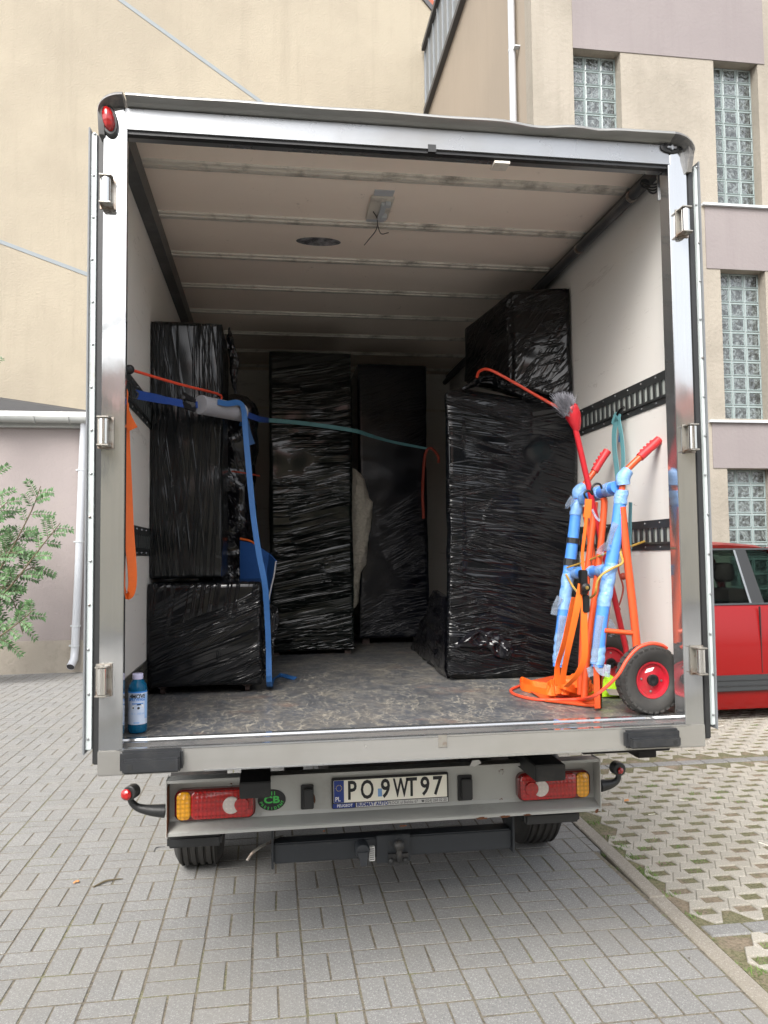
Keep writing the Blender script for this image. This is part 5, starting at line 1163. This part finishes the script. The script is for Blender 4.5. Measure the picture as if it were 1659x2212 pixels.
b_ = MB(); b_.ribbon([F0+Vector((-.02, 0, 0)), F0.lerp(F1, .5), F1, PY(560, 905, 1.3), PY(580, 908, 1.7)], .03, (0, 0, 1)); obj('long_webbing', b_, 'web_navy', rs_)
d_ = (F1-F0).normalized(); b_ = MB(); fr_ = .042
b_.lathe([(.018, 0), (fr_, 0), (fr_+.002, .006), (fr_, .04), (fr_+.001, .12), (fr_, (F1-F0).length), (.018, (F1-F0).length)], F0, d_, 24); obj('foam_tube', b_, 'foam', smooth=40, label='grey foam pipe lagging slipped over the blue strap', cat='foam tube')
tail = [PY(470, 868, .80), PY(490, 872, .84), PY(515, 870, .90), PY(526, 884, .92), PY(530, 930, .93), PY(538, 1020, .93), PY(548, 1120, .93), PY(560, 1200, .93), PY(572, 1262, .94), PY(577, 1330, .97), PY(580, 1400, .97)]
tail += [Vector((PY(582, 1450, .97).x, .97, ZF+.03)), PZ(588, 1468, ZF+.012), PZ(606, 1458, ZF+.012), PZ(622, 1462, ZF+.01), PZ(638, 1466, ZF+.006)]
b_ = MB(); b_.ribbon(tail, .027, [(0, 0, 1), (0, .4, 1), (.9, .4, .2), (1, .2, 0), (1, .3, 0), (1, .2, 0), (1, .5, 0), (.8, -.3, 0), (.3, 1, .3), (.2, 1, .5)]); obj('strap_tail', b_, 'web_blue', rs_)
b_ = MB(); b_.ribbon([PY(522, 920, 1.55), PY(528, 905, 1.5), PY(534, 925, 1.5), PY(538, 940, 1.5), PY(545, 960, 1.5)], .03, (1, 0, .2)); obj('strap_knot', b_, 'web_blue', rs_)
# orange strap loop left
os_ = thing('orange_strap', PY(270, 850, .22), 'orange lashing strap hanging in a long loop on the left wall', 'strap', 'orange lashing straps')
b_ = MB(); b_.ribbon([PY(264, 852, .15), PY(264, 950, .15), PY(263, 1060, .15), PY(261, 1180, .14), PY(262, 1260, .13), PY(270, 1286, .13), PY(283, 1278, .15), PY(286, 1240, .17), PY(279, 1150, .20), PY(275, 1060, .22), PY(270, 950, .21), PY(267, 870, .18)], .038, [(.5, .85, 0), (.5, .85, 0), (.5, .85, 0), (.5, .85, 0), (.55, .8, 0), (.8, .5, 0), (.8, .5, 0), (.8, .4, 0)]); obj('webbing_loop', b_, 'web_orange', os_)
b_ = MB(); b_.ribbon([PY(268, 885, .17), PY(276, 905, .18), PY(288, 927, .18)], .034, (.9, .1, .5)); b_.ribbon([PY(264, 838, .17), PY(268, 850, .17), PY(266, 872, .17)], .03, (.8, .3, 0)); obj('strap_end', b_, 'web_orange', os_)
b_ = MB(); b_.ribbon([PY(270, 886, .19), PY(274, 905, .19)], .02, (1, 0, 0)); obj('sewn_patch', b_, 'web_navy', os_)
# teal strap across
b_ = MB(); b_.ribbon([PY(510, 918, 2.15), PY(548, 911, 2.2), PY(582, 908, 2.285), PY(670, 916, 2.285), PY(763, 930, 2.285), PY(800, 941, 2.4), PY(850, 955, 2.45), PY(928, 970, 2.3)], .026, [(0, 0, 1), (0, 0, 1), (0, 0, 1), (0, 0, 1), (0, .6, .8), (0, .8, .5)]); obj('teal_strap', b_, 'web_teal', label='faded teal strap running across the central wrapped wardrobe', cat='strap', group='teal straps')
b_ = MB(); b_.tube([PY(915, 1120, 2.3), PY(913, 1060, 2.3), PY(918, 985, 2.3), PY(930, 968, 2.3), PY(946, 985, 2.3), PY(947, 1000, 2.3)], .009, 7, 5); obj('rope', b_, 'cord_dark', label='dull red rope looped down in front of the navy wrapped box', cat='rope')
b_ = MB(); b_.tube([PY(500, 1018, 1.6), PY(530, 1022, 1.6), PY(560, 1028, 1.7)], .005, 6, 4); obj('thin_cord', b_, 'cord_dark', label='thin red cord between the tall locker and the wardrobe', cat='cord')
# red cord over the large furniture
b_ = MB(); b_.tube([PY(1030, 815, 1.2), PY(1036, 802, 1.17), PY(1058, 799, 1.10), PY(1110, 826, 1.06), PY(1160, 855, 1.0), PY(1205, 880, .9), PY(1222, 890, .8)], .0075, 8, 5); obj('elastic_cord', b_, 'cord_red', label='red elastic cord pulled over the top of the large furniture to the brush', cat='cord', group='elastic cords')

# ================================================================== HAND TRUCK (blue padded)
YN, YFr = .25, .66
ht = thing('hand_truck', Vector((PY(1300, 1500, YN).x, .45, ZF)), 'orange hand truck with blue padded frame, red grips and pneumatic wheels', 'hand truck', 'hand trucks')
def ups(Y, pts, **k): return [PY(x, y, Y) for x, y in pts]
# frames (near and far)
near = [(1346, 1032), (1343, 1060), (1327, 1180), (1300, 1330), (1290, 1440), (1290, 1512)]
far = [(1250, 1062), (1247, 1080), (1236, 1180), (1216, 1330), (1206, 1440), (1200, 1470)]
for nm, pts, Y in (('near', near, YN), ('far', far, YFr)):
    b_ = MB(); b_.tube(ups(Y, pts), .013, 10, 3); obj('frame_tube', b_, 'orange_tube', ht, smooth=50)
    b_ = MB(); b_.tube(ups(Y, pts[1:5] if nm == 'near' else pts[1:5]), [.026, .0255, .027, .0265, .026, .025], 14, 6); pd = obj('padding', b_, 'pad_blue', ht, smooth=60)
    for (q0, q1) in (((.0, .07), (.42, .60), (.88, .98)) if nm == 'near' else ((.0, .10), (.46, .62), (.78, .98))):
        S = spline(ups(Y, pts[1:5]), 20); a, c = int(q0*60), int(q1*60)+1
        b_ = MB(); b_.tube([s+Vector((.002*math.sin(i*1.7), 0, 0)) for i, s in enumerate(S[a:c+1])], [.0275, .0285, .0277, .0287, .028], 14); obj('tape_band', b_, 'tape', pd, smooth=60)
    hd_ = [(1346, 1032), (1352, 1018), (1382, 988), (1424, 950)] if nm == 'near' else [(1250, 1062), (1258, 1052), (1284, 1018), (1312, 974)]
    P = ups(Y, hd_); b_ = MB(); b_.tube(P, .0135, 10, 4); obj('handle_tube', b_, 'orange_tube', ht, smooth=50)
    b_ = MB(); b_.tube([P[2], P[2].lerp(P[3], .5), P[3]], [.0185, .0175, .019], 12); g_ = obj('grip', b_, 'grip', ht, smooth=50)
    b_ = MB(); dd = (P[3]-P[2])
    for k in range(4): c = P[2]+dd*(.25+k*.17)+Vector((-.015, 0, .010)); b_.sphere(c, .007, 5)
    obj('finger_ridge', b_, 'grip', g_, smooth=60)
    b_ = MB(); b_.tube([P[0]+Vector((0, 0, -.03)), P[0], P[0].lerp(P[1], .95)+Vector((.01, 0, .004))], [.028, .03, .024], 12, 4); obj('tape_wrap', b_, 'tape', ht, smooth=60)
# black tape rings on far padding
S = spline(ups(YFr, far[1:5]), 20)
for k in (17, 24):
    b_ = MB(); b_.tube(S[k:k+3], .0295, 12); obj('black_tape', b_, 'rubber', ht)
# padded cross bars
for (x0, y0, x1, y1, s) in ((1258, 1078, 1332, 1052, 1), (1240, 1238, 1318, 1232, .9)):
    a = PY(x0, y0, YFr-.02); c = PY(x1, y1, YN+.02); b_ = MB(); b_.tube([a, a.lerp(c, .33), a.lerp(c, .66), c], [.026*s, .030*s, .025*s, .029*s, .026*s], 12, 4); cb_ = obj('padded_crossbar', b_, 'pad_blue', ht, smooth=60)
    for q in (.12, .5, .82): b_ = MB(); b_.tube([a.lerp(c, q-.07), a.lerp(c, q), a.lerp(c, q+.07)], [.030*s, .0315*s, .029*s], 12); obj('tape_band', b_, 'tape', cb_, smooth=60)
# orange side stays
stay = [(1345, 1095), (1352, 1180), (1368, 1320), (1376, 1400)]
b_ = MB(); b_.tube(ups(YN-.02, stay), [.013, .0165, .0165, .017], 10, 3); b_.tube(ups(YN-.02, [(1305, 1362), (1372, 1368)]), .010, 8); obj('side_stay', b_, 'orange_tube', ht, smooth=50)
b_ = MB(); b_.tube(ups(YFr, [(1262, 1095), (1285, 1230), (1312, 1420)]), .014, 10, 3); obj('side_stay', b_, 'orange_tube', ht, smooth=50)
for pts, Y in (([(1285, 1085), (1280, 1140), (1264, 1290), (1253, 1500)], .46), ([(1303, 1075), (1305, 1100), (1290, 1250), (1270, 1400), (1262, 1510)], .38), ([(1312, 1300), (1300, 1400), (1292, 1510)], .30)):
    b_ = MB(); b_.tube(ups(Y, pts), .0145, 10, 3); obj('inner_tube', b_, 'orange_tube', ht, smooth=50)
b_ = MB(); a = PY(1282, 1420, YN-.012); b_.add([], []); q0 = PY(1275, 1430, YN-.014); q1 = PY(1300, 1528, YN-.014); b_.box(q0.x+.014, q1.x, YN-.016, YN-.01, ZF+.012, q0.z); b_.box(q1.x-.008, q1.x, YN-.016, YN+.03, ZF+.012, q0.z); obj('corner_bracket', b_, 'orange_tube', ht, bevel=.0015)
# toe plate
tp = [PZ(1298, 1530, ZF+.004), PZ(1178, 1516, ZF+.004), PZ(1122, 1478, ZF+.012), PZ(1196, 1461, ZF+.012), PZ(1284, 1482, ZF+.01)]
b_ = MB(); b_.prism(tp, (0, 0, .005)); b_.prism([tp[0], tp[1], tp[1]+Vector((0, 0, .010)), tp[0]+Vector((0, 0, .010))], (0, .004, 0)); obj('toe_plate', b_, 'orange_tube', ht)
# wheels
def pneu(c, ax, R_, w, parent):
    b_ = MB(); prof = [(R_*.52, -w*.55), (R_*.60, -w*.8), (R_*.78, -w), (R_*.93, -w*.86), (R_*.985, -w*.55), (R_, -w*.2), (R_, w*.2), (R_*.985, w*.55), (R_*.93, w*.86), (R_*.78, w), (R_*.60, w*.8), (R_*.52, w*.55)]
    b_.lathe(prof, c, ax, 40, False); wo = obj('wheel', b_, 'tyre', parent, smooth=50)
    lug = MB(); A3 = Vector(ax).normalized(); u = A3.orthogonal().normalized(); v = A3.cross(u)
    for k in range(30):
        for row, (s0_, s1_, rr0) in enumerate(((-.92, -.42, .955), (-.30, .30, .998), (.42, .92, .955))):
            a0_ = 2*math.pi*(k+.5*(row % 2))/30; da = 2*math.pi/30*.33
            P = []
            for rr_ in (rr0-.03, rr0+.035):
                for a2_, s2_ in ((a0_-da, s0_), (a0_+da, s0_), (a0_+da, s1_), (a0_-da, s1_)):
                    r_ = R_*rr_*(1 if abs(s2_) < .6 else .955); P.append(Vector(c)+(u*math.cos(a2_)+v*math.sin(a2_))*r_+A3*w*s2_)
            lug.hexa(P)
    obj('tread_lugs', lug, 'tyre', wo, kind='stuff')
    # outer side faces -axis
    b_ = MB(); b_.lathe([(.02, -w*.45), (R_*.20, -w*.42), (R_*.30, -w*.30), (R_*.44, -w*.34), (R_*.48, -w*.62), (R_*.53, -w*.66), (R_*.53, w*.5)], c, ax, 28); rm = obj('rim', b_, 'wheel_rim', wo, smooth=50)
    b_ = MB(); b_.lathe([(R_*.16, -w*.42), (R_*.17, -w*.75), (R_*.13, -w*.80), (R_*.07, -w*.78), (.001, -w*.7)], c, ax, 16); obj('hub', b_, 'metal_black', wo, smooth=40)
    b_ = MB()
    for k in range(4): a = k*math.pi/2+.9; b_.lathe([(R_*.035, 0), (R_*.03, .004), (.0005, .005)], Vector(c)+(u*math.cos(a)+v*math.sin(a))*R_*.33-A3*w*.34, -A3, 8)
    obj('rim_bolts', b_, 'rivet', wo)
    return wo
wc = PY(1402, 1467, .15); RW = wc.z-ZF-.001
pneu(Vector((wc.x, .15, wc.z)), (-.10, 1, .0), RW, .042, ht)
wf = PY(1318, 1424, .62); pneu(Vector((wf.x, .64, ZF+RW+.001)), (0, 1, 0), RW, .042, ht)
b_ = MB(); b_.tube([Vector((wc.x, .18, wc.z)), Vector((wf.x+.02, .62, ZF+RW))], .010, 8); obj('axle', b_, 'metal_black', ht)
b_ = MB(); q = PY(1402, 1447, .09); b_.add([q+Vector((-.018, 0, -.012)), q+Vector((.012, -.002, -.004)), q+Vector((.02, -.004, .010)), q+Vector((-.010, -.002, .004))], [(0, 1, 2, 3)]); obj('rim_sticker', b_, 'letter_white', ht)
# loose tape rags
def rag(pts, Y, w):
    P = [PY(x, y, Y) for x, y in pts]; rg_ = MB(); rg_.ribbon(P, w, [(.8, .2, -.6), (.9, .3, .3), (.5, .1, .8)], .0012, 4); obj('loose_tape', rg_, 'tape_loose', ht)
rag([(1330, 1130), (1322, 1150), (1315, 1175)], YN-.03, .03); rag([(1298, 1330), (1290, 1380), (1284, 1430)], YN-.03, .035); rag([(1216, 1330), (1210, 1380), (1208, 1420)], YFr-.03, .04); rag([(1316, 1178), (1300, 1186), (1296, 1198)], YN-.03, .04); rag([(1238, 1075), (1228, 1088), (1222, 1098)], YFr-.03, .03); rag([(1210, 1290), (1200, 1310), (1196, 1328)], YFr-.03, .035); rag([(1279, 1100), (1288, 1118), (1296, 1125)], YN, .012)
rag([(1290, 1430), (1300, 1446), (1318, 1450)], YN-.02, .05); rag([(1275, 1440), (1280, 1460)], YN, .04); rag([(1315, 1340), (1325, 1360), (1318, 1375)], .4, .03)
# yellow cord round the stack
yc_ = thing('elastic_cord', PY(1262, 1240, YN), 'yellow elastic cord wound round the hand truck and hooked to the lower rail', 'cord', 'elastic cords')
b_ = MB(); b_.tube([PY(1407, 1165, .42), PY(1385, 1172, .4), PY(1355, 1183, .32), PY(1340, 1190, .24), PY(1345, 1215, .22), PY(1322, 1228, .21), PY(1300, 1242, .21), PY(1290, 1258, .22), PY(1284, 1285, .25), PY(1262, 1292, .4), PY(1240, 1270, .6), PY(1222, 1240, .63)], .005, 7, 5); b_.tube([PY(1225, 1226, .63), PY(1262, 1214, .5), PY(1310, 1195, .3)], .0045, 7, 4); obj('cord', b_, 'cord_yellow', yc_)
b_ = MB(); b_.ribbon([PY(1410, 1150, .42), PY(1405, 1163, .42), PY(1400, 1172, .42)], .016, (1, 0, .2)); obj('end_tag', b_, 'letter_white', yc_)
b_ = MB(); b_.tube([PY(1407, 1165, .42), PY(1420, 1160, .40), PY(1440, 1155, .30), PY(1446, 1165, .28)], .004, 6, 4); obj('hook', b_, 'metal_black', yc_)
# orange strap with ratchet in the middle of the stack and a heap on the toe plate
ho = thing('orange_strap', PY(1250, 1500, .3), 'orange ratchet strap heaped on the toe plate of the hand truck', 'strap', 'orange lashing straps')
b_ = MB(); b_.tube([PY(1268, 1080, .3), PY(1262, 1066, .3), PY(1272, 1060, .3), PY(1280, 1068, .3), PY(1278, 1055, .3), PY(1285, 1046, .3), PY(1296, 1046, .3), PY(1300, 1056, .3)], .0048, 8, 5); obj('hook', b_, 'metal_black', ho, smooth=50)
b_ = MB(); b_.ribbon([PY(1271, 1078, .27), PY(1270, 1100, .27), PY(1267, 1118, .27)], .030, (1, 0, .1)); b_.ribbon([PY(1267, 1115, .27), PY(1262, 1160, .26), PY(1258, 1200, .26), PY(1262, 1250, .25)], .014, (1, .2, 0)); obj('webbing', b_, 'web_orange', ho)
b_ = MB(); q = PY(1260, 1258, .22); b_.box(q.x-.016, q.x+.012, .20, .235, q.z-.05, q.z+.05); b_.lathe([(.018, 0), (.018, .012), (.008, .016), (.001, .017)], (q.x, .20, q.z-.02), (0, -1, 0), 14); b_.box(q.x-.006, q.x+.022, .21, .235, q.z-.12, q.z-.05); obj('ratchet', b_, 'metal_black', ho, bevel=.004)
b_ = MB(); b_.lathe([(.008, 0), (.007, .006), (.001, .007)], (q.x, .185, q.z-.02), (0, -1, 0), 10); obj('ratchet_bolt', b_, 'brass', ho)
b_ = MB(); b_.ribbon([PY(1256, 1262, .22), PY(1243, 1330, .22), PY(1228, 1400, .24), PY(1218, 1450, .28), PY(1215, 1478, .30)], .028, [(1, 0, .3), (1, .2, .2), (1, .3, 0)]); b_.ribbon([PY(1262, 1290, .22), PY(1262, 1350, .22), PY(1262, 1420, .23), PY(1245, 1460, .26), PY(1222, 1484, .30)], .028, [(1, 0, 0), (1, .1, 0), (1, -.1, .3)]); b_.ribbon([PY(1240, 1290, .3), PY(1218, 1390, .33), PY(1204, 1440, .36), PY(1205, 1480, .36)], .03, (1, .5, 0)); obj('webbing_run', b_, 'web_orange', ho)
b_ = MB(); rs9 = random.Random(5); loop = []
for k in range(40):
    a = k*.87; cx, cy = 1222+42*math.cos(a)*rs9.uniform(.35, 1.15), 1487+15*math.sin(a)*rs9.uniform(.4, 1.1); z = ZF+.016+rs9.uniform(0, .06)+.0006*k
    pz = PZ(cx, cy+6, ZF+.02); loop.append(Vector((pz.x, max(.16, min(pz.y, .55)), z)))
b_.ribbon(loop, .034, [(0, .2, 1), (.5, .3, .7), (0, .1, 1), (.2, .9, .4), (0, 0, 1), (.6, .2, .7), (0, 0, 1)], smooth=5); b_.ribbon([PZ(1190, 1484, ZF+.02), PZ(1150, 1478, ZF+.03), PZ(1128, 1470, ZF+.03), PZ(1126, 1482, ZF+.02), PZ(1160, 1492, ZF+.02), PZ(1200, 1500, ZF+.025)], .034, (0, .1, 1)); obj('webbing_heap', b_, 'web_orange', ho)
# red cable from toe plate over the wheel
b_ = MB(); b_.tube([PY(1440, 1400, .085), PY(1428, 1393, .07), PY(1405, 1390, .065), PY(1378, 1400, .065), PY(1355, 1425, .065), PY(1335, 1458, .07), PY(1305, 1488, .10), PY(1280, 1505, .16), PZ(1255, 1510, ZF+.02), PZ(1200, 1512, ZF+.012), PZ(1150, 1510, ZF+.007), PZ(1112, 1500, ZF+.007), PZ(1104, 1490, ZF+.007), PZ(1122, 1482, ZF+.007)], .007, 8, 6); obj('red_cable', b_, 'cord_red', smooth=60, label='thick red elastic cable arching over the near wheel to the floor', cat='cable')
b_ = MB(); b_.tube([PY(1333, 1160, .5), PY(1336, 1230, .5), PY(1346, 1268, .5), PY(1340, 1300, .5), PY(1332, 1315, .5)], .004, 6, 5); b_.sphere(PY(1346, 1245, .5), .016, 6); b_.sphere(PY(1334, 1316, .5), .014, 6); obj('hanging_cord', b_, 'cord_dark', label='thin dark red cord with black hooks hanging behind the hand truck', cat='cord')
# broom
b0p, b1p = PY(1243, 925, .42), PY(1352, 1400, .50)
bro = thing('broom', Vector((b1p.x, .5, ZF)), 'red broom standing upside down with grey bristles beside the hand truck', 'broom')
b_ = MB(); b_.tube([b0p, b0p.lerp(b1p, .5), b1p, Vector((b1p.x+.01, .50, ZF))], .0125, 10); obj('broomstick', b_, 'broom_red', bro, smooth=50)
b_ = MB(); hp = [PY(1246, 930, .42), PY(1243, 915, .42), PY(1238, 898, .42), PY(1232, 882, .42), PY(1230, 878, .42)]; b_.tube(hp, [.014, .026, .034, .034, .028], 14, 3); obj('broom_head', b_, 'broom_red', bro, smooth=50)
b_ = MB(); rb_ = random.Random(3); base = PY(1232, 890, .42)
for _ in range(1500):
    a = base+Vector((rb_.uniform(-.030, .022), rb_.uniform(-.03, .03), rb_.uniform(-.03, .02))); tip = PY(rb_.gauss(1219, 11), rb_.uniform(843, 868)+abs(rb_.gauss(0, 12)), .42+rb_.uniform(-.05, .05)); 
    a = a.lerp(tip, .1); d = (tip-a); s_ = Vector((.0009, 0, .0004)); b_.add([a-s_, a+s_, tip+s_*.4, tip-s_*.4], [(0, 1, 2, 3)])
obj('bristles', b_, 'bristle', bro, kind='stuff')
# teal strap on right rail
ts = thing('teal_strap', PX(1330, 890, XW-.02), 'faded teal strap bundle hanging from the right wall rail', 'strap', 'teal straps')
k0 = lambda x, y: PX(x, y, XW-.04)
b_ = MB(); b_.ribbon([k0(1333, 905), k0(1327, 930), k0(1327, 970), k0(1332, 1010), k0(1334, 1045)], .045, (0, 1, 0)); b_.ribbon([k0(1336, 906), k0(1342, 940), k0(1346, 985), k0(1344, 1030)], .035, (0, 1, 0)); b_.ribbon([k0(1324, 918), k0(1330, 900), k0(1340, 905)], .04, (0, .6, .6)); obj('webbing', b_, 'web_teal', ts)
b_ = MB(); b_.ribbon([k0(1339, 935), k0(1338, 955)], .02, (0, 1, 0)); obj('blue_patch', b_, 'web_blue', ts)
b_ = MB(); b_.tube([k0(1324, 888), k0(1324, 902)], .005, 6); b_.tube([k0(1334, 895), k0(1340, 886), k0(1347, 880)], .008, 6); obj('hook', b_, 'metal_black', ts)
b_ = MB(); b_.ribbon([PX(1362, 1085, XW-.1), PX(1360, 1180, XW-.1), PX(1362, 1242, XW-.1)], .03, (0, 1, 0)); obj('webbing_tail', b_, 'web_teal', ts)
# hi-vis vest
hv = MB(); c0 = PZ(1315, 1500, ZF); n_ = 22
for nm, (cx, cy, sx, sy, hh) in enumerate(((1318, 1500, .075, .10, .07),)):
    G9 = []
    for j in range(n_+1):
        G9.append([Vector((c0.x+(i/n_-.4)*.22, c0.y+.02+(j/n_-.4)*.24, ZF+.004+.075*max(0, 1-((i/n_-.45)**2+(j/n_-.5)**2)*4.2)*(1+.6*noise.noise(Vector((i*.5, j*.5, 2)))))) for i in range(n_+1)])
    vs = [v for r in G9 for v in r]; hv.add(vs, [(j*(n_+1)+i, j*(n_+1)+i+1, (j+1)*(n_+1)+i+1, (j+1)*(n_+1)+i) for i in range(n_) for j in range(n_)])
ve = obj('safety_vest', hv, 'hivis', smooth=60, label='crumpled yellow-green safety vest on the floor behind the hand truck', cat='vest')
b_ = MB(); q = PZ(1345, 1508, ZF); b_.ribbon([q+Vector((-.07, 0, .03)), q+Vector((0, 0, .022)), q+Vector((.05, .02, .008))], .06, (0, 1, .3)); obj('reflective_strip', b_, 'hivis_grey', ve)

# ================================================================== BOTTLE
bp = PZ(294, 1586, ZF); BX, BY = bp.x, bp.y+.03
zt9 = PY(294, 1455, BY).z; hB = zt9-ZF; rB = (PY(314, 1540, BY).x-PY(273, 1540, BY).x)/2
bt = thing('bottle', Vector((BX, BY, ZF)), 'blue plastic bottle with white cap and printed label at the left floor corner', 'bottle')
b_ = MB(); z = lambda q: ZF+.001+hB*q
pr = [(.001, .006), (rB*.5, .0), (rB*.86, .004), (rB*.96, .02), (rB, .05), (rB, .14), (rB*.985, .155), (rB*.985, .70), (rB, .71), (rB*.98, .76), (rB*.88, .82), (rB*.68, .87), (rB*.50, .90), (rB*.46, .93), (.001, .93)]
b_.lathe([(r_, hB*h if h > .03 else h*hB) for r_, h in pr], (BX, BY, ZF+.001), n=32); obj('bottle_body', b_, 'bottle', bt, smooth=60)
b_ = MB(); b_.lathe([(rB*.56, hB*.905), (rB*.58, hB*.915), (rB*.58, hB*.99), (rB*.52, hB), (.001, hB)], (BX, BY, ZF+.001), n=24); obj('cap', b_, 'cap', bt, smooth=40)
b_ = MB(); b_.lathe([(rB*1.004, hB*.155), (rB*1.004, hB*.685)], (BX, BY, ZF+.001), n=32, caps=False); lbl = obj('label', b_, 'label', bt, smooth=60)
b_ = MB(); b_.lathe([(rB*1.006, hB*.685), (rB*1.006, hB*.71)], (BX, BY, ZF+.001), n=32, caps=False); obj('label_band', b_, 'label_blue', bt, smooth=60)
ca = math.atan2(CAM.x-BX, -(CAM.y-BY))   # direction towards the viewer, angle from -Y
def onb(mb, x, z_, off=.0012):
    q = MB(); rr_ = rB*1.004+off
    q.v = [Vector((BX+math.sin(ca+(v.x+x)/rB)*(rr_+v.z), BY-math.cos(ca+(v.x+x)/rB)*(rr_+v.z), z(z_)+v.y)) for v in mb.v]; q.f = mb.f; return q
for s_, x, z_, sz, sx, mt_, bd in (('INTERIA', -.004, .655, .007, 1.3, 'letter_grey', 0), ('4MOVE', 0, .60, .019, .95, 'letter_black', .0005), ('SPRYWASZ', -.002, .555, .014, .9, 'label_blue', .0004), ('72 h', -.016, .325, .010, 1, 'label_mid', 0), ('300 zł', .010, .325, .010, 1, 'label_mid', 0)):
    obj('lettering', onb(textmb(s_, sz, sx, .0002, bd, 'CENTER'), x, z_), mt_, lbl)
def patch(x0, x1, z0, z1, n=8): m_ = MB(); m_.rings([[Vector((x0+(x1-x0)*k/n, 0, 0)), Vector((x0+(x1-x0)*k/n, hB*(z1-z0), 0)), Vector((x0+(x1-x0)*k/n, hB*(z1-z0), .0004)), Vector((x0+(x1-x0)*k/n, 0, .0004))] for k in range(n+1)]); return m_
obj('label_stripe', onb(patch(-.02, .02, .50, .515), 0, .50), 'label_blue', lbl); obj('label_panel', onb(patch(.026, .040, .25, .66), 0, .25), 'label_mid', lbl)
cm = MB(); cm.prism([Vector(p) for p in ((-.020, .0, 0), (-.020, .010, 0), (-.012, .013, 0), (-.004, .020, 0), (.012, .020, 0), (.020, .012, 0), (.020, .002, 0))], (0, 0, .0004)); obj('label_picture', onb(cm, 0, .42), 'letter_white', lbl)
cm = MB()
for cx_, cy_, r_ in ((.003, .003, .0045), (-.015, .004, .003)): cm.add([(cx_+r_*math.cos(k*.5236), cy_+r_*math.sin(k*.5236), .0007) for k in range(12)], [tuple(range(12))])
cm.add([(-.003, .013, .0007), (.012, .013, .0007), (.010, .018, .0007), (-.001, .018, .0007)], [(0, 1, 2, 3)]); obj('label_picture', onb(cm, 0, .42), 'letter_black', lbl)
obj('label_badge', onb(patch(-.014, .006, .175, .20), 0, .175), 'label_mid', lbl)
